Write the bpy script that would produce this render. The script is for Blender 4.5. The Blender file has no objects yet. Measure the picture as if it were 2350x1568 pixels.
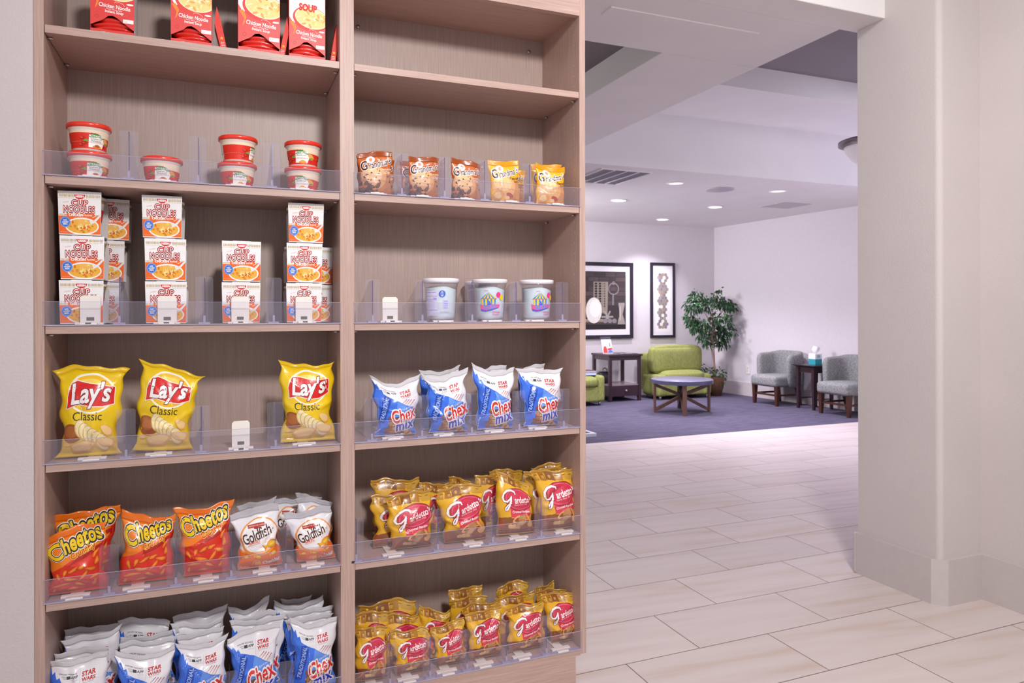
import bpy, bmesh, math, random
import numpy as np
from mathutils import Vector, Matrix
from mathutils.geometry import tessellate_polygon

# ---------------------------------------------------------------- camera, world, light, exposure
SC = bpy.context.scene
COL = SC.collection
F, YAW, ROLL, CY, H = 1641.3, 0.38474, 0.0021, 716.4, 1.2     # focal length in px of a 2350 px wide frame
cam = bpy.data.objects.new('camera', bpy.data.cameras.new('camera'))
COL.objects.link(cam)
cam.data.sensor_width = 36.0
cam.data.lens = F / 2350 * 36
cam.data.shift_y = -(784 - CY) / 2350
cam.data.clip_start = 0.05
fw = Vector((math.sin(YAW), math.cos(YAW), 0)); rt = Vector((math.cos(YAW), -math.sin(YAW), 0)); up = Vector((0, 0, 1))
c_, s_ = math.cos(ROLL), math.sin(ROLL)
r2 = rt * c_ - up * s_; u2 = rt * s_ + up * c_
cam.matrix_world = Matrix((( r2.x, u2.x, -fw.x, 0), (r2.y, u2.y, -fw.y, 0), (r2.z, u2.z, -fw.z, H), (0, 0, 0, 1)))
cam.data.dof.use_dof = True
cam.data.dof.focus_distance = 1.9
cam.data.dof.aperture_fstop = 9.0
SC.camera = cam
SC.view_settings.view_transform = 'Standard'
SC.view_settings.look = 'None'
SC.view_settings.exposure = 0.0
SC.view_settings.gamma = 1.0
SC.cycles.use_denoising = True
SC.cycles.max_bounces = 8
SC.cycles.transparent_max_bounces = 16

def srgb(h):
    if isinstance(h, str):
        h = h.lstrip('#'); v = [int(h[i:i+2], 16) / 255 for i in (0, 2, 4)]
    else: v = [x / 255 for x in h]
    return tuple((x / 12.92 if x <= .04045 else ((x + .055) / 1.055) ** 2.4) for x in v)

world = bpy.data.worlds.new('world'); SC.world = world; world.use_nodes = True
bg = world.node_tree.nodes['Background']
bg.inputs[0].default_value = (*srgb('#EDEEF1'), 1); bg.inputs[1].default_value = 0.78

def area(name, loc, target, size, power, color, shape='DISK', sy=None, spread=None):
    l = bpy.data.lights.new(name, 'AREA'); l.shape = shape; l.size = size
    if sy: l.size_y = sy
    l.energy = power; l.color = srgb(color)
    if spread: l.spread = spread
    o = bpy.data.objects.new(name, l); COL.objects.link(o); o.location = loc
    d = Vector(target) - Vector(loc); o.rotation_euler = d.to_track_quat('-Z', 'Y').to_euler()
    return o
# corridor ceiling lamps in front of the shelves, behind the camera
area('ceiling_lamp', (0.50, -0.55, 2.52), (0.95, 1.93, 1.05), 0.30, 28, '#FFFDFB', spread=math.radians(120))
area('ceiling_lamp', (0.85, 1.20, 2.95), (0.75, 1.6, 0.0), 0.25, 7, '#FFF6FA')
area('ceiling_lamp', (1.45, 0.75, 2.95), (2.75, 2.1, 1.1), 0.4, 13, '#FFFCFA', spread=math.radians(110))
# unseen lights added to brighten the lounge, the hall and the ceiling recess
area('ceiling_lamp', (2.3, 7.5, 2.25), (6.6, 7.9, 1.3), 1.2, 78, '#FAF6FC', spread=math.radians(130))
area('ceiling_lamp', (5.2, 3.4, 3.05), (5.0, 3.6, 0.0), 0.9, 20, '#F6F2FC')
area('recess_lamp', (0.9, 4.0, 2.75), (2.03, 3.8, 2.75), 0.5, 5, '#FFFAF4')  # hidden fill, added to lighten the side face of the beam
# daylight from the windows of the hall on the right
area('window_daylight', (9.2, 4.2, 1.5), (3.0, 4.6, 1.3), 3.6, 115, '#CDCEFB', 'RECTANGLE', 2.4)

# ---------------------------------------------------------------- pixel rays (authoring help: photo point -> point in the room)
def ray(x, y):
    a = (x - 1175) / F; b = -(y - CY) / F
    a, b = a * c_ - b * s_, a * s_ + b * c_
    return np.array([math.sin(YAW) + a * math.cos(YAW), math.cos(YAW) - a * math.sin(YAW), b])
O = np.array([0, 0, H])
def onZ(x, y, z): r = ray(x, y); return r * ((z - H) / r[2]) + O
def onY(x, y, Y): r = ray(x, y); return r * (Y / r[1]) + O
def onX(x, y, X): r = ray(x, y); return r * (X / r[0]) + O

# ---------------------------------------------------------------- materials
def nodes(m): return m.node_tree.nodes, m.node_tree.links
def pm(name, col, rough=.5, metal=0., coat=0., spec=.5, vary=0., vscale=40, bump=0., bscale=200, sheen=0, emis=None, estr=0, stretch=None):
    m = bpy.data.materials.new(name); m.use_nodes = True; N, L = nodes(m); b = N['Principled BSDF']
    c = srgb(col); b.inputs['Base Color'].default_value = (*c, 1)
    b.inputs['Roughness'].default_value = rough; b.inputs['Metallic'].default_value = metal
    b.inputs['Coat Weight'].default_value = coat; b.inputs['Specular IOR Level'].default_value = spec
    if sheen: b.inputs['Sheen Weight'].default_value = sheen
    if emis: b.inputs['Emission Color'].default_value = (*srgb(emis), 1); b.inputs['Emission Strength'].default_value = estr
    tc = N.new('ShaderNodeTexCoord'); src = tc.outputs['Object']
    if stretch:
        mp = N.new('ShaderNodeMapping'); mp.inputs['Scale'].default_value = stretch; L.new(src, mp.inputs[0]); src = mp.outputs[0]
    n = N.new('ShaderNodeTexNoise'); n.inputs['Scale'].default_value = vscale; n.inputs['Detail'].default_value = 4; L.new(src, n.inputs['Vector'])
    r = N.new('ShaderNodeValToRGB'); r.color_ramp.elements[0].position = .3; r.color_ramp.elements[1].position = .7
    k = max(vary, .02)
    r.color_ramp.elements[0].color = (*[x * (1 - k) for x in c], 1); r.color_ramp.elements[1].color = (*[min(1, x * (1 + k)) for x in c], 1)
    L.new(n.outputs['Fac'], r.inputs[0]); L.new(r.outputs[0], b.inputs['Base Color'])
    if bump:
        n2 = N.new('ShaderNodeTexNoise'); n2.inputs['Scale'].default_value = bscale; n2.inputs['Detail'].default_value = 3; L.new(src, n2.inputs['Vector'])
        bp = N.new('ShaderNodeBump'); bp.inputs['Strength'].default_value = bump; bp.inputs['Distance'].default_value = .003
        L.new(n2.outputs['Fac'], bp.inputs['Height']); L.new(bp.outputs[0], b.inputs['Normal'])
    return m

_film = {}
def film(col, rough=.28):
    """glossy printed packet film, finely creased"""
    key = (col, rough)
    if key not in _film:
        _film[key] = pm('film_' + str(col).strip('#'), col, rough, coat=.5, spec=.5, bump=.45, bscale=32)
    return _film[key]
_card = {}
def card(col, rough=.5):
    key = (col, rough)
    if key not in _card: _card[key] = pm('print_' + str(col).strip('#'), col, rough, spec=.35)
    return _card[key]

def wood(name, a, b, grain):
    m = bpy.data.materials.new(name); m.use_nodes = True; N, L = nodes(m); s = N['Principled BSDF']
    tc = N.new('ShaderNodeTexCoord'); mp = N.new('ShaderNodeMapping')
    mp.inputs['Scale'].default_value = {'v': (260, 260, 7), 'h': (7, 260, 260)}[grain]
    L.new(tc.outputs['Object'], mp.inputs[0])
    n = N.new('ShaderNodeTexNoise'); n.inputs['Scale'].default_value = 1; n.inputs['Detail'].default_value = 6; n.inputs['Roughness'].default_value = .7
    L.new(mp.outputs[0], n.inputs['Vector'])
    r = N.new('ShaderNodeValToRGB'); r.color_ramp.elements[0].position = .32; r.color_ramp.elements[1].position = .68
    r.color_ramp.elements[0].color = (*srgb(a), 1); r.color_ramp.elements[1].color = (*srgb(b), 1)
    L.new(n.outputs['Fac'], r.inputs[0]); L.new(r.outputs[0], s.inputs['Base Color'])
    s.inputs['Roughness'].default_value = .42; s.inputs['Specular IOR Level'].default_value = .4
    bp = N.new('ShaderNodeBump'); bp.inputs['Strength'].default_value = .12; bp.inputs['Distance'].default_value = .001
    L.new(n.outputs['Fac'], bp.inputs['Height']); L.new(bp.outputs[0], s.inputs['Normal'])
    return m
WOODV = wood('laminate_vertical_grain', '#AE9086', '#C6A99E', 'v')
WOODH = wood('laminate_horizontal_grain', '#AE9086', '#C6A99E', 'h')
WOODB = wood('laminate_back_panel', '#A8928A', '#BCA69E', 'v')

def acrylic(name, tint, milk, gl=.035):
    m = bpy.data.materials.new(name); m.use_nodes = True; N, L = nodes(m); N.remove(N['Principled BSDF'])
    out = N['Material Output']
    t = N.new('ShaderNodeBsdfTransparent'); t.inputs[0].default_value = (*srgb(tint), 1)
    d = N.new('ShaderNodeBsdfDiffuse'); 
    n = N.new('ShaderNodeTexNoise'); n.inputs['Scale'].default_value = 30
    tc = N.new('ShaderNodeTexCoord'); L.new(tc.outputs['Object'], n.inputs['Vector'])
    r = N.new('ShaderNodeValToRGB'); r.color_ramp.elements[0].color = (*srgb('#D6D0E6'), 1); r.color_ramp.elements[1].color = (*srgb('#EAE6F4'), 1)
    L.new(n.outputs['Fac'], r.inputs[0]); L.new(r.outputs[0], d.inputs[0])
    g = N.new('ShaderNodeBsdfGlossy'); g.inputs['Roughness'].default_value = .06
    a = N.new('ShaderNodeMixShader'); a.inputs[0].default_value = milk
    b = N.new('ShaderNodeMixShader')
    lw = N.new('ShaderNodeLayerWeight'); lw.inputs[0].default_value = .5
    pw = N.new('ShaderNodeMath'); pw.operation = 'POWER'; pw.inputs[1].default_value = 4; L.new(lw.outputs['Facing'], pw.inputs[0])
    fr = N.new('ShaderNodeMath'); fr.operation = 'MULTIPLY_ADD'; fr.inputs[1].default_value = .6; fr.inputs[2].default_value = gl; L.new(pw.outputs[0], fr.inputs[0])
    L.new(t.outputs[0], a.inputs[1]); L.new(d.outputs[0], a.inputs[2])
    L.new(fr.outputs[0], b.inputs[0]); L.new(a.outputs[0], b.inputs[1]); L.new(g.outputs[0], b.inputs[2]); L.new(b.outputs[0], out.inputs[0])
    return m
ACR = acrylic('clear_acrylic', '#FBFAFD', .042, .028)
ACRE = acrylic('acrylic_edge', '#E2DEF4', .45)
CREAM = pm('cream_plastic', '#F2ECE4', .4)
DARKSLOT = pm('dark_slot', '#5A5754', .6)
STEEL = pm('brushed_steel', '#C8C4C4', .3, metal=1)
WHITEP = pm('white_plastic', '#F1EDF2', .4)

# ---------------------------------------------------------------- object helpers
def link(o, parent=None):
    COL.objects.link(o)
    if parent is not None: o.parent = parent
    return o
def tag(o, label=None, cat=None, group=None, kind=None):
    if label: o['label'] = label
    if cat: o['category'] = cat
    if group: o['group'] = group
    if kind: o['kind'] = kind
    return o
def thing(name, label, cat, loc=(0, 0, 0), group=None):
    o = bpy.data.objects.new(name, None); o.empty_display_size = .02; COL.objects.link(o); o.location = [float(v) for v in loc]
    return tag(o, label, cat, group)

class MB:
    """collects shapes, in world coordinates, for ONE mesh object"""
    def __init__(s): s.v = []; s.f = []; s.m = []; s.sm = []
    def add(s, vs, fs, mi=0, smooth=False):
        k = len(s.v); s.v += [tuple(float(c) for c in p) for p in vs]
        for f in fs: s.f.append(tuple(i + k for i in f)); s.m.append(mi); s.sm.append(smooth)
        return s
    def box(s, a, b, mi=0):
        x0, y0, z0 = a; x1, y1, z1 = b
        return s.add([(x0,y0,z0),(x1,y0,z0),(x1,y1,z0),(x0,y1,z0),(x0,y0,z1),(x1,y0,z1),(x1,y1,z1),(x0,y1,z1)],
                     [(0,3,2,1),(4,5,6,7),(0,1,5,4),(1,2,6,5),(2,3,7,6),(3,0,4,7)], mi)
    def obox(s, c, ax, ay, az, mi=0):
        c, ax, ay, az = [np.array(t, float) for t in (c, ax, ay, az)]
        vs = [c + i * ax + j * ay + k * az for k in (-1, 1) for (i, j) in ((-1,-1),(1,-1),(1,1),(-1,1))]
        return s.add(vs, [(0,3,2,1),(4,5,6,7),(0,1,5,4),(1,2,6,5),(2,3,7,6),(3,0,4,7)], mi)
    def prism(s, pts, d, mi=0):
        """pts: planar 3-D outline, extruded by vector d"""
        n = len(pts); a = [np.array(p, float) for p in pts]; b = [p + np.array(d, float) for p in a]
        tri = tessellate_polygon([[Vector(p) for p in a]])
        fs = [tuple(t) for t in tri] + [tuple(n + i for i in t[::-1]) for t in tri]
        fs += [(i, (i + 1) % n, n + (i + 1) % n, n + i) for i in range(n)]
        return s.add(a + b, fs, mi)
    def loft(s, rings, mi=0, cap=True, smooth=True, closed=True):
        n = len(rings[0]); vs = [p for r in rings for p in r]; fs = []
        for i in range(len(rings) - 1):
            for j in range(n if closed else n - 1):
                k = (j + 1) % n; fs.append((i*n + j, i*n + k, (i+1)*n + k, (i+1)*n + j))
        if cap: fs += [tuple(range(n))[::-1], tuple((len(rings)-1)*n + j for j in range(n))]
        return s.add(vs, fs, mi, smooth)
    def lathe(s, prof, c, n=40, mi=0, cap=True, smooth=True):
        rings = [[(c[0] + r * math.cos(2*math.pi*j/n), c[1] + r * math.sin(2*math.pi*j/n), c[2] + z) for j in range(n)] for r, z in prof]
        return s.loft(rings, mi, cap, smooth)
    def tube(s, pts, r, n=8, mi=0, smooth=True):
        pts = [np.array(p, float) for p in pts]; rings = []
        rr = r if hasattr(r, '__len__') else [r] * len(pts)
        for i, p in enumerate(pts):
            d = pts[min(i+1, len(pts)-1)] - pts[max(i-1, 0)]; d /= np.linalg.norm(d) + 1e-9
            a = np.cross(d, [0, 0, 1] if abs(d[2]) < .9 else [1, 0, 0]); a /= np.linalg.norm(a); b = np.cross(d, a)
            rings.append([p + rr[i] * (a * math.cos(2*math.pi*j/n) + b * math.sin(2*math.pi*j/n)) for j in range(n)])
        return s.loft(rings, mi, True, smooth)
    def build(s, name, mats, parent=None, bevel=0, seg=2):
        o_ = np.array(parent_world(parent)) if parent is not None else np.zeros(3)
        me = bpy.data.meshes.new(name)
        v = np.array(s.v) - o_
        me.from_pydata([tuple(p) for p in v], [], s.f)
        for mt in (mats if isinstance(mats, (list, tuple)) else [mats]): me.materials.append(mt)
        me.polygons.foreach_set('material_index', s.m); me.polygons.foreach_set('use_smooth', s.sm)
        me.update()
        o = link(bpy.data.objects.new(name, me), parent)
        if bevel:
            b = o.modifiers.new('bevel', 'BEVEL'); b.width = bevel; b.segments = seg; b.limit_method = 'ANGLE'; b.angle_limit = math.radians(40)
        return o
def parent_world(p):
    v = np.zeros(3)
    while p is not None: v = v + np.array(p.location); p = p.parent
    return v

def rbox(a, b, r=.02, n=5, bulge=0, axis=None):
    """rounded cushion-like box: returns MB-ready verts/faces by subdividing a cube and rounding it"""
    a = np.array(a, float); b = np.array(b, float); bm = bmesh.new(); bmesh.ops.create_cube(bm, size=2)
    bmesh.ops.subdivide_edges(bm, edges=bm.edges[:], cuts=9, use_grid_fill=True)
    c = (a + b) / 2; h = (b - a) / 2; vs = []
    for v in bm.verts:
        p = np.array(v.co); q = p.copy()
        # concentrate loops near the edges
        q = np.sign(p) * (1 - (1 - np.abs(p)) ** 1.8)
        w = q * h; inner = np.clip(w, -(h - r), h - r); d = w - inner; L_ = np.linalg.norm(d)
        mx = np.max(np.abs(d))
        if L_ > 1e-9: w = inner + d / L_ * mx
        if bulge:
            for ax in range(3):
                if axis is None or ax in axis:
                    o1, o2 = [k for k in range(3) if k != ax]
                    w[ax] += bulge * p[ax] * (1 - p[o1]**2) * (1 - p[o2]**2)
        vs.append(c + w)
    fs = [tuple(v.index for v in f.verts) for f in bm.faces]; bm.free(); return vs, fs

# ---------------------------------------------------------------- printed artwork as thin 2-D shapes
_tc = {}
def text2d(s, bold=0., shear=0., sp=1., res=3):
    key = (s, bold, shear, sp)
    if key in _tc: return _tc[key]
    cu = bpy.data.curves.new('tmp', 'FONT'); cu.body = s; cu.size = 1; cu.align_x = 'CENTER'; cu.align_y = 'CENTER'
    cu.offset = bold; cu.shear = shear; cu.space_character = sp; cu.resolution_u = res; cu.fill_mode = 'BOTH'
    o = bpy.data.objects.new('tmp', cu); COL.objects.link(o)
    me = o.to_mesh(); me.calc_loop_triangles()
    v = np.array([tuple(p.co)[:2] for p in me.vertices]).reshape(-1, 2)
    t = np.array([tuple(q.vertices) for q in me.loop_triangles], int).reshape(-1, 3)
    o.to_mesh_clear(); bpy.data.objects.remove(o); bpy.data.curves.remove(cu)
    # cap height of the default font is about .7 at size 1: centre on the ink
    if len(v): v = v - (v.max(0) + v.min(0)) / 2
    _tc[key] = (v, t); return v, t
def rot2(v, deg):
    a = math.radians(deg); return v @ np.array([[math.cos(a), math.sin(a)], [-math.sin(a), math.cos(a)]])
def refine(v, t, Lm):
    v = [tuple(p) for p in v]; t = [tuple(q) for q in t]
    for _ in range(7):
        mid = {}; out = []; any_ = False
        def gm(a, b):
            k = (min(a, b), max(a, b))
            if k in mid: return mid[k]
            d = math.hypot(v[a][0] - v[b][0], v[a][1] - v[b][1])
            if d > Lm: v.append(((v[a][0]+v[b][0])/2, (v[a][1]+v[b][1])/2)); mid[k] = len(v) - 1
            else: mid[k] = -1
            return mid[k]
        for (a, b, c) in t:
            ab, bc, ca = gm(a, b), gm(b, c), gm(c, a); n = (ab >= 0) + (bc >= 0) + (ca >= 0)
            if n == 0: out.append((a, b, c)); continue
            any_ = True
            if n == 3: out += [(a, ab, ca), (ab, b, bc), (ca, bc, c), (ab, bc, ca)]
            elif n == 1:
                if ab >= 0: out += [(a, ab, c), (ab, b, c)]
                elif bc >= 0: out += [(a, b, bc), (a, bc, c)]
                else: out += [(a, b, ca), (ca, b, c)]
            else:
                if ab < 0: out += [(a, b, bc), (a, bc, ca), (ca, bc, c)]
                elif bc < 0: out += [(b, c, ca), (b, ca, ab), (ab, ca, a)]
                else: out += [(c, a, ab), (c, ab, bc), (bc, ab, b)]
        t = out
        if not any_: break
    return np.array(v), np.array(t, int)

class Art:
    """x in 0..1, y in 0..A; layers stack in the order they are added"""
    def __init__(s, A): s.A = A; s.L = []; s.grp = {}; s.gn = 0
    def _a(s, part, mat, v, t): s.L.append([part, mat, np.array(v, float), np.array(t, int), len(s.L)]); return s
    def poly(s, part, mat, pts):
        tri = tessellate_polygon([[Vector((p[0], p[1], 0)) for p in pts]]); return s._a(part, mat, pts, tri)
    def rect(s, part, mat, x0, y0, x1, y1): return s.poly(part, mat, [(x0,y0),(x1,y0),(x1,y1),(x0,y1)])
    def ell(s, part, mat, cx, cy, rx, ry, rot=0, n=28, a0=0, a1=360, wob=0, seed=0):
        rnd = random.Random(seed); P = [rnd.uniform(0, 6.28) for _ in range(3)]
        pts = []
        for i in range(n):
            a = math.radians(a0 + (a1 - a0) * i / (n if a1 - a0 == 360 else n - 1))
            k = 1 + wob * (math.sin(2*a + P[0]) + math.sin(3*a + P[1]) + .6 * math.sin(5*a + P[2])) / 2
            pts.append((rx * k * math.cos(a), ry * k * math.sin(a)))
        pts = rot2(np.array(pts), rot) + np.array([cx, cy]); return s.poly(part, mat, [tuple(p) for p in pts])
    def ring(s, part, mat, cx, cy, rx, ry, w, rot=0, n=36, a0=0, a1=360):
        vs = []; fs = []
        for i in range(n + 1):
            a = math.radians(a0 + (a1 - a0) * i / n)
            vs += [(rx * math.cos(a), ry * math.sin(a)), ((rx - w) * math.cos(a), (ry - w) * math.sin(a))]
        for i in range(n): fs += [(2*i, 2*i+1, 2*i+3), (2*i, 2*i+3, 2*i+2)]
        return s._a(part, mat, rot2(np.array(vs), rot) + np.array([cx, cy]), fs)
    def stroke(s, part, mat, pts, w):
        pts = [np.array(p, float) for p in pts]; vs = []; fs = []
        ww = w if hasattr(w, '__len__') else [w] * len(pts)
        for i, p in enumerate(pts):
            d = pts[min(i+1, len(pts)-1)] - pts[max(i-1, 0)]; d /= np.linalg.norm(d) + 1e-9; nrm = np.array([-d[1], d[0]])
            vs += [p + nrm * ww[i] / 2, p - nrm * ww[i] / 2]
        for i in range(len(pts) - 1): fs += [(2*i, 2*i+1, 2*i+3), (2*i, 2*i+3, 2*i+2)]
        return s._a(part, mat, vs, fs)
    def text(s, part, mat, txt, cx, cy, width=None, height=None, rot=0, bold=0., shear=0., sp=1., sy=1.):
        v, t = text2d(txt, bold, shear, sp); ext = v.max(0) - v.min(0)
        k = width / ext[0] if width else height / ext[1]
        v = v * np.array([k, k * sy]); return s._a(part, mat, rot2(v, rot) + np.array([cx, cy]), t)
    def otext(s, part, mats, txt, cx, cy, width, rot=0, bold=.02, shear=0., sp=1., sy=1., out=(.05,)):
        """text with outlines: mats[0] is the ink, then outlines from inner to outer"""
        v, t = text2d(txt, bold, shear, sp); k = width / (v.max(0) - v.min(0))[0]
        for mt, o in list(zip(mats[1:], out))[::-1]:
            # outline: copies of the glyphs shifted all round
            s.gn -= 1
            for q in range(10):
                a = 2 * math.pi * q / 10; s.grp[len(s.L)] = s.gn
                vv = (v + o * np.array([math.cos(a), math.sin(a)])) * np.array([k, k * sy])
                s.L.append([part, mt, rot2(vv, rot) + np.array([cx, cy]), t, len(s.L)])
        return s._a(part, mats[0], rot2(v * np.array([k, k*sy]), rot) + np.array([cx, cy]), t)
    def done(s, Lm=None):
        out = []; gl = {}; seen = []
        for li, (part, mat, v, t, lv) in enumerate(s.L):
            b0, b1 = v.min(0), v.max(0)
            key = (s.grp[li] if li in s.grp else li)
            if key in gl: L_ = gl[key]
            else:
                if key != li:                       # bounding box of the whole outline group
                    idx = [q for q in range(len(s.L)) if s.grp.get(q) == key]; al = np.concatenate([s.L[q][2] for q in idx]); b0, b1 = al.min(0), al.max(0)
                L_ = 0
                for (c0, c1, l2) in seen:
                    if b0[0] < c1[0] and c0[0] < b1[0] and b0[1] < c1[1] and c0[1] < b1[1]: L_ = max(L_, l2 + 1)
                gl[key] = L_; seen.append((b0, b1, L_))
            if Lm: v, t = refine(v, t, Lm)
            out.append((part, mat, v / np.array([1, s.A]), t, L_))
        s.parts = {}
        for l in out: s.parts.setdefault(l[0], []).append(l)
        return s

def apply_art(art, mapfn, parent, step=.00011, base=.00025, only=None):
    """mapfn(uv (n,2), offset) -> (n,3) world"""
    o_ = parent_world(parent)
    for part, layers in art.parts.items():
        if only and part not in only: continue
        mats = []; V = []; T = []; MI = []; k = 0
        for _, mat, v, t, lv in layers:
            uv = np.clip(v, 0.004, .996)
            V.append(mapfn(uv, base + step * lv)); 
            # consistent winding
            a = v[t]; cr = (a[:,1,0]-a[:,0,0])*(a[:,2,1]-a[:,0,1]) - (a[:,1,1]-a[:,0,1])*(a[:,2,0]-a[:,0,0])
            t = np.where((cr < 0)[:, None], t[:, ::-1], t)
            T.append(t + k); k += len(v)
            if mat not in mats: mats.append(mat)
            MI += [mats.index(mat)] * len(t)
        V = np.concatenate(V) - o_; T = np.concatenate(T)
        me = bpy.data.meshes.new(part); me.vertices.add(len(V)); me.vertices.foreach_set('co', V.ravel())
        me.loops.add(len(T) * 3); me.loops.foreach_set('vertex_index', T.ravel())
        me.polygons.add(len(T)); me.polygons.foreach_set('loop_start', np.arange(0, len(T)*3, 3)); 
        me.polygons.foreach_set('material_index', MI); me.polygons.foreach_set('use_smooth', [True] * len(T))
        for m in mats: me.materials.append(m)
        me.update(calc_edges=True)
        link(bpy.data.objects.new(part, me), parent)

# ---------------------------------------------------------------- soft packets
def coons(TL, TM, TR, RM, BR, BM, BL, LM, nu, nv):
    def q(a, m, b, t):                              # quadratic through a, m (t=.5), b
        return ((1-t)*(1-2*t))[:, None]*a + (4*t*(1-t))[:, None]*m + (t*(2*t-1))[:, None]*b
    u = np.linspace(0, 1, nu); v = np.linspace(0, 1, nv)
    B = q(BL, BM, BR, u); T = q(TL, TM, TR, u)
    def side(a, m, b, t):                          # pinched at both ends: corners flare out
        lin = a[None] * (1-t)[:, None] + b[None] * t[:, None]; off = m - (a + b) / 2
        w = (np.clip(np.sin(np.pi * t), 0, 1) ** .55)[:, None]; return lin + off * w
    Lf = side(BL, LM, TL, v); R = side(BR, RM, TR, v)
    U, V = np.meshgrid(u, v)
    P = (1-V)[..., None]*B[None] + V[..., None]*T[None] + (1-U)[..., None]*Lf[:, None] + U[..., None]*R[:, None] \
        - ((1-U)*(1-V))[..., None]*BL - (U*(1-V))[..., None]*BR - ((1-U)*V)[..., None]*TL - (U*V)[..., None]*TR
    return U, V, P
def packet(name, label, cat, group, zs, y0, TL, TR, BL=None, BR=None, TM=0, LM=None, RM=None, waist=.06, T=.05, seed=0,
           bodymat=None, sealmat=None, art=None, only=None, seal=.07, lean=0., dx=0., crease=1.5, bseal=.05, full=True):
    """a filled film packet standing on the shelf at height zs; corners are photo points put on the plane Y=y0"""
    rnd = random.Random(seed); P2 = lambda p: onY(p[0], p[1], y0)[[0, 2]]
    tl, tr = P2(TL), P2(TR)
    zb = zs + .0045
    if BL is None: bl = np.array([tl[0] + .06 * (tr[0]-tl[0]), zb])
    else: bl = P2(BL); 
    if BR is None: br = np.array([tr[0] - .06 * (tr[0]-tl[0]), zb])
    else: br = P2(BR)
    bl[1] = max(zb, bl[1] if abs(bl[1]-zb) < .03 else zb); br[1] = max(zb, br[1] if abs(br[1]-zb) < .03 else zb)
    m0 = min(bl[1], br[1]) - zb; bl[1] -= m0; br[1] -= m0
    dzpx = (P2((TL[0], TL[1] + 100)) - tl)[1] / 100
    tm = (tl + tr) / 2 + np.array([0, TM * dzpx])
    bmid = (bl + br) / 2; bmid[1] = zb + .3 * max(0, bmid[1]-zb)
    w = tr[0] - tl[0]
    lm = P2(LM) if LM else (tl + bl) / 2 + np.array([waist * w, 0])
    rm = P2(RM) if RM else (tr + br) / 2 - np.array([waist * w, 0])
    nu, nv = 34, 42
    U, V, P = coons(tl, tm, tr, rm, br, bmid, bl, lm, nu, nv)
    ph = [rnd.uniform(0, 6.28) for _ in range(4)]; ee = lambda x, a: np.clip(x / a, 0, 1)
    P[..., 0] += .0020 * crease * (2*U-1)**3 * (np.sin(9*V + ph[0]) + .6*np.sin(21*V + ph[1])) * ee(V, .08) * ee(1-V, .1) * (w / .1)
    P[..., 1] += .0013 * crease * (np.sin(8*U + ph[2]) + .6*np.sin(19*U + ph[3])) * ee(V - .75, .25) * (w / .1)
    # thickness profile
    e = lambda x, a: np.clip(x / a, 0, 1)
    gv = np.sin(np.pi/2 * e(V - bseal, .30)) ** .6 * np.sin(np.pi/2 * e(1 - seal - V, .42)) ** .75
    gu = np.clip(np.sin(np.pi * U), 0, 1) ** .5
    g = gv * gu
    N = np.zeros_like(U)
    for k in range(7):                              # soft dents and crease ridges of the film
        a = rnd.uniform(0, math.pi); cx, cy = rnd.random(), rnd.random(); d = (U-cx)*math.sin(a)*.8 - (V-cy)*math.cos(a)
        al = (U-cx)*math.cos(a)*.8 + (V-cy)*math.sin(a)
        N += rnd.choice((-1, 1)) * .0030 * crease * np.exp(-(np.abs(d)/.045)**1.2) * np.exp(-(al/.28)**2)
    for k in range(6):                              # fan of creases from the corners and edges
        cx = rnd.choice((0, 1)); cy = rnd.choice((0.06, .93, .5, .85)); a = math.atan2(.5-cy, .5-cx) + rnd.uniform(-.6, .6)
        d = -(U-cx)*math.sin(a) + (V-cy)*math.cos(a); al = (U-cx)*math.cos(a) + (V-cy)*math.sin(a)
        N += .0042 * crease * np.exp(-(d/.03)**2) * np.exp(-np.clip(al, 0, 9)/.22)
    N += .0012 * crease * np.sin(9*U + rnd.uniform(0, 6) + 3*np.sin(5*V)) * np.sin(7*V + rnd.uniform(0, 6))
    wav = .004 * crease * np.sin(2*math.pi*(U*1.3 + rnd.random())) * e(V - .7, .3)    # seal waves back and forth
    cent = y0 + lean * V + wav
    front = cent - T/2 * g - .0006 - N * (.25 + g) * e(U, .06) * e(1-U, .06)
    back = cent + T/2 * g + .0006 + N * .5 * g
    Gf = np.stack([P[..., 0], front, P[..., 1]], -1); Gb = np.stack([P[..., 0], back, P[..., 1]], -1)
    Gf[..., 2] = np.maximum(Gf[..., 2], zs + .003); Gb[..., 2] = np.maximum(Gb[..., 2], zs + .003)
    base = (float(bmid[0]), float(y0), float(zs))
    t = thing(name, label, cat, base, group)
    ks = int(round((1 - seal) * (nv - 1)))
    def strip(r0, r1, closeb):
        mb = MB(); n = r1 - r0 + 1; vs = list(Gf[r0:r1+1].reshape(-1, 3)) + list(Gb[r0:r1+1].reshape(-1, 3)); fs = []; o2 = n * nu
        for i in range(n - 1):
            for j in range(nu - 1):
                a = i*nu + j; fs += [(a, a+1, a+nu+1, a+nu), (o2+a, o2+a+nu, o2+a+nu+1, o2+a+1)]
            fs += [(i*nu, (i+1)*nu, o2+(i+1)*nu, o2+i*nu), (i*nu+nu-1, o2+i*nu+nu-1, o2+(i+1)*nu+nu-1, (i+1)*nu+nu-1)]
        for j in range(nu - 1):
            fs += [(j, o2+j, o2+j+1, j+1)]; a = (n-1)*nu + j; fs += [(a, a+1, o2+a+1, o2+a)]
        return mb.add(vs, fs, 0, True)
    strip(0, ks, True).build('bag_body', bodymat, t)
    strip(ks, nv - 1, True).build('top_seal', sealmat or bodymat, t)
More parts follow.
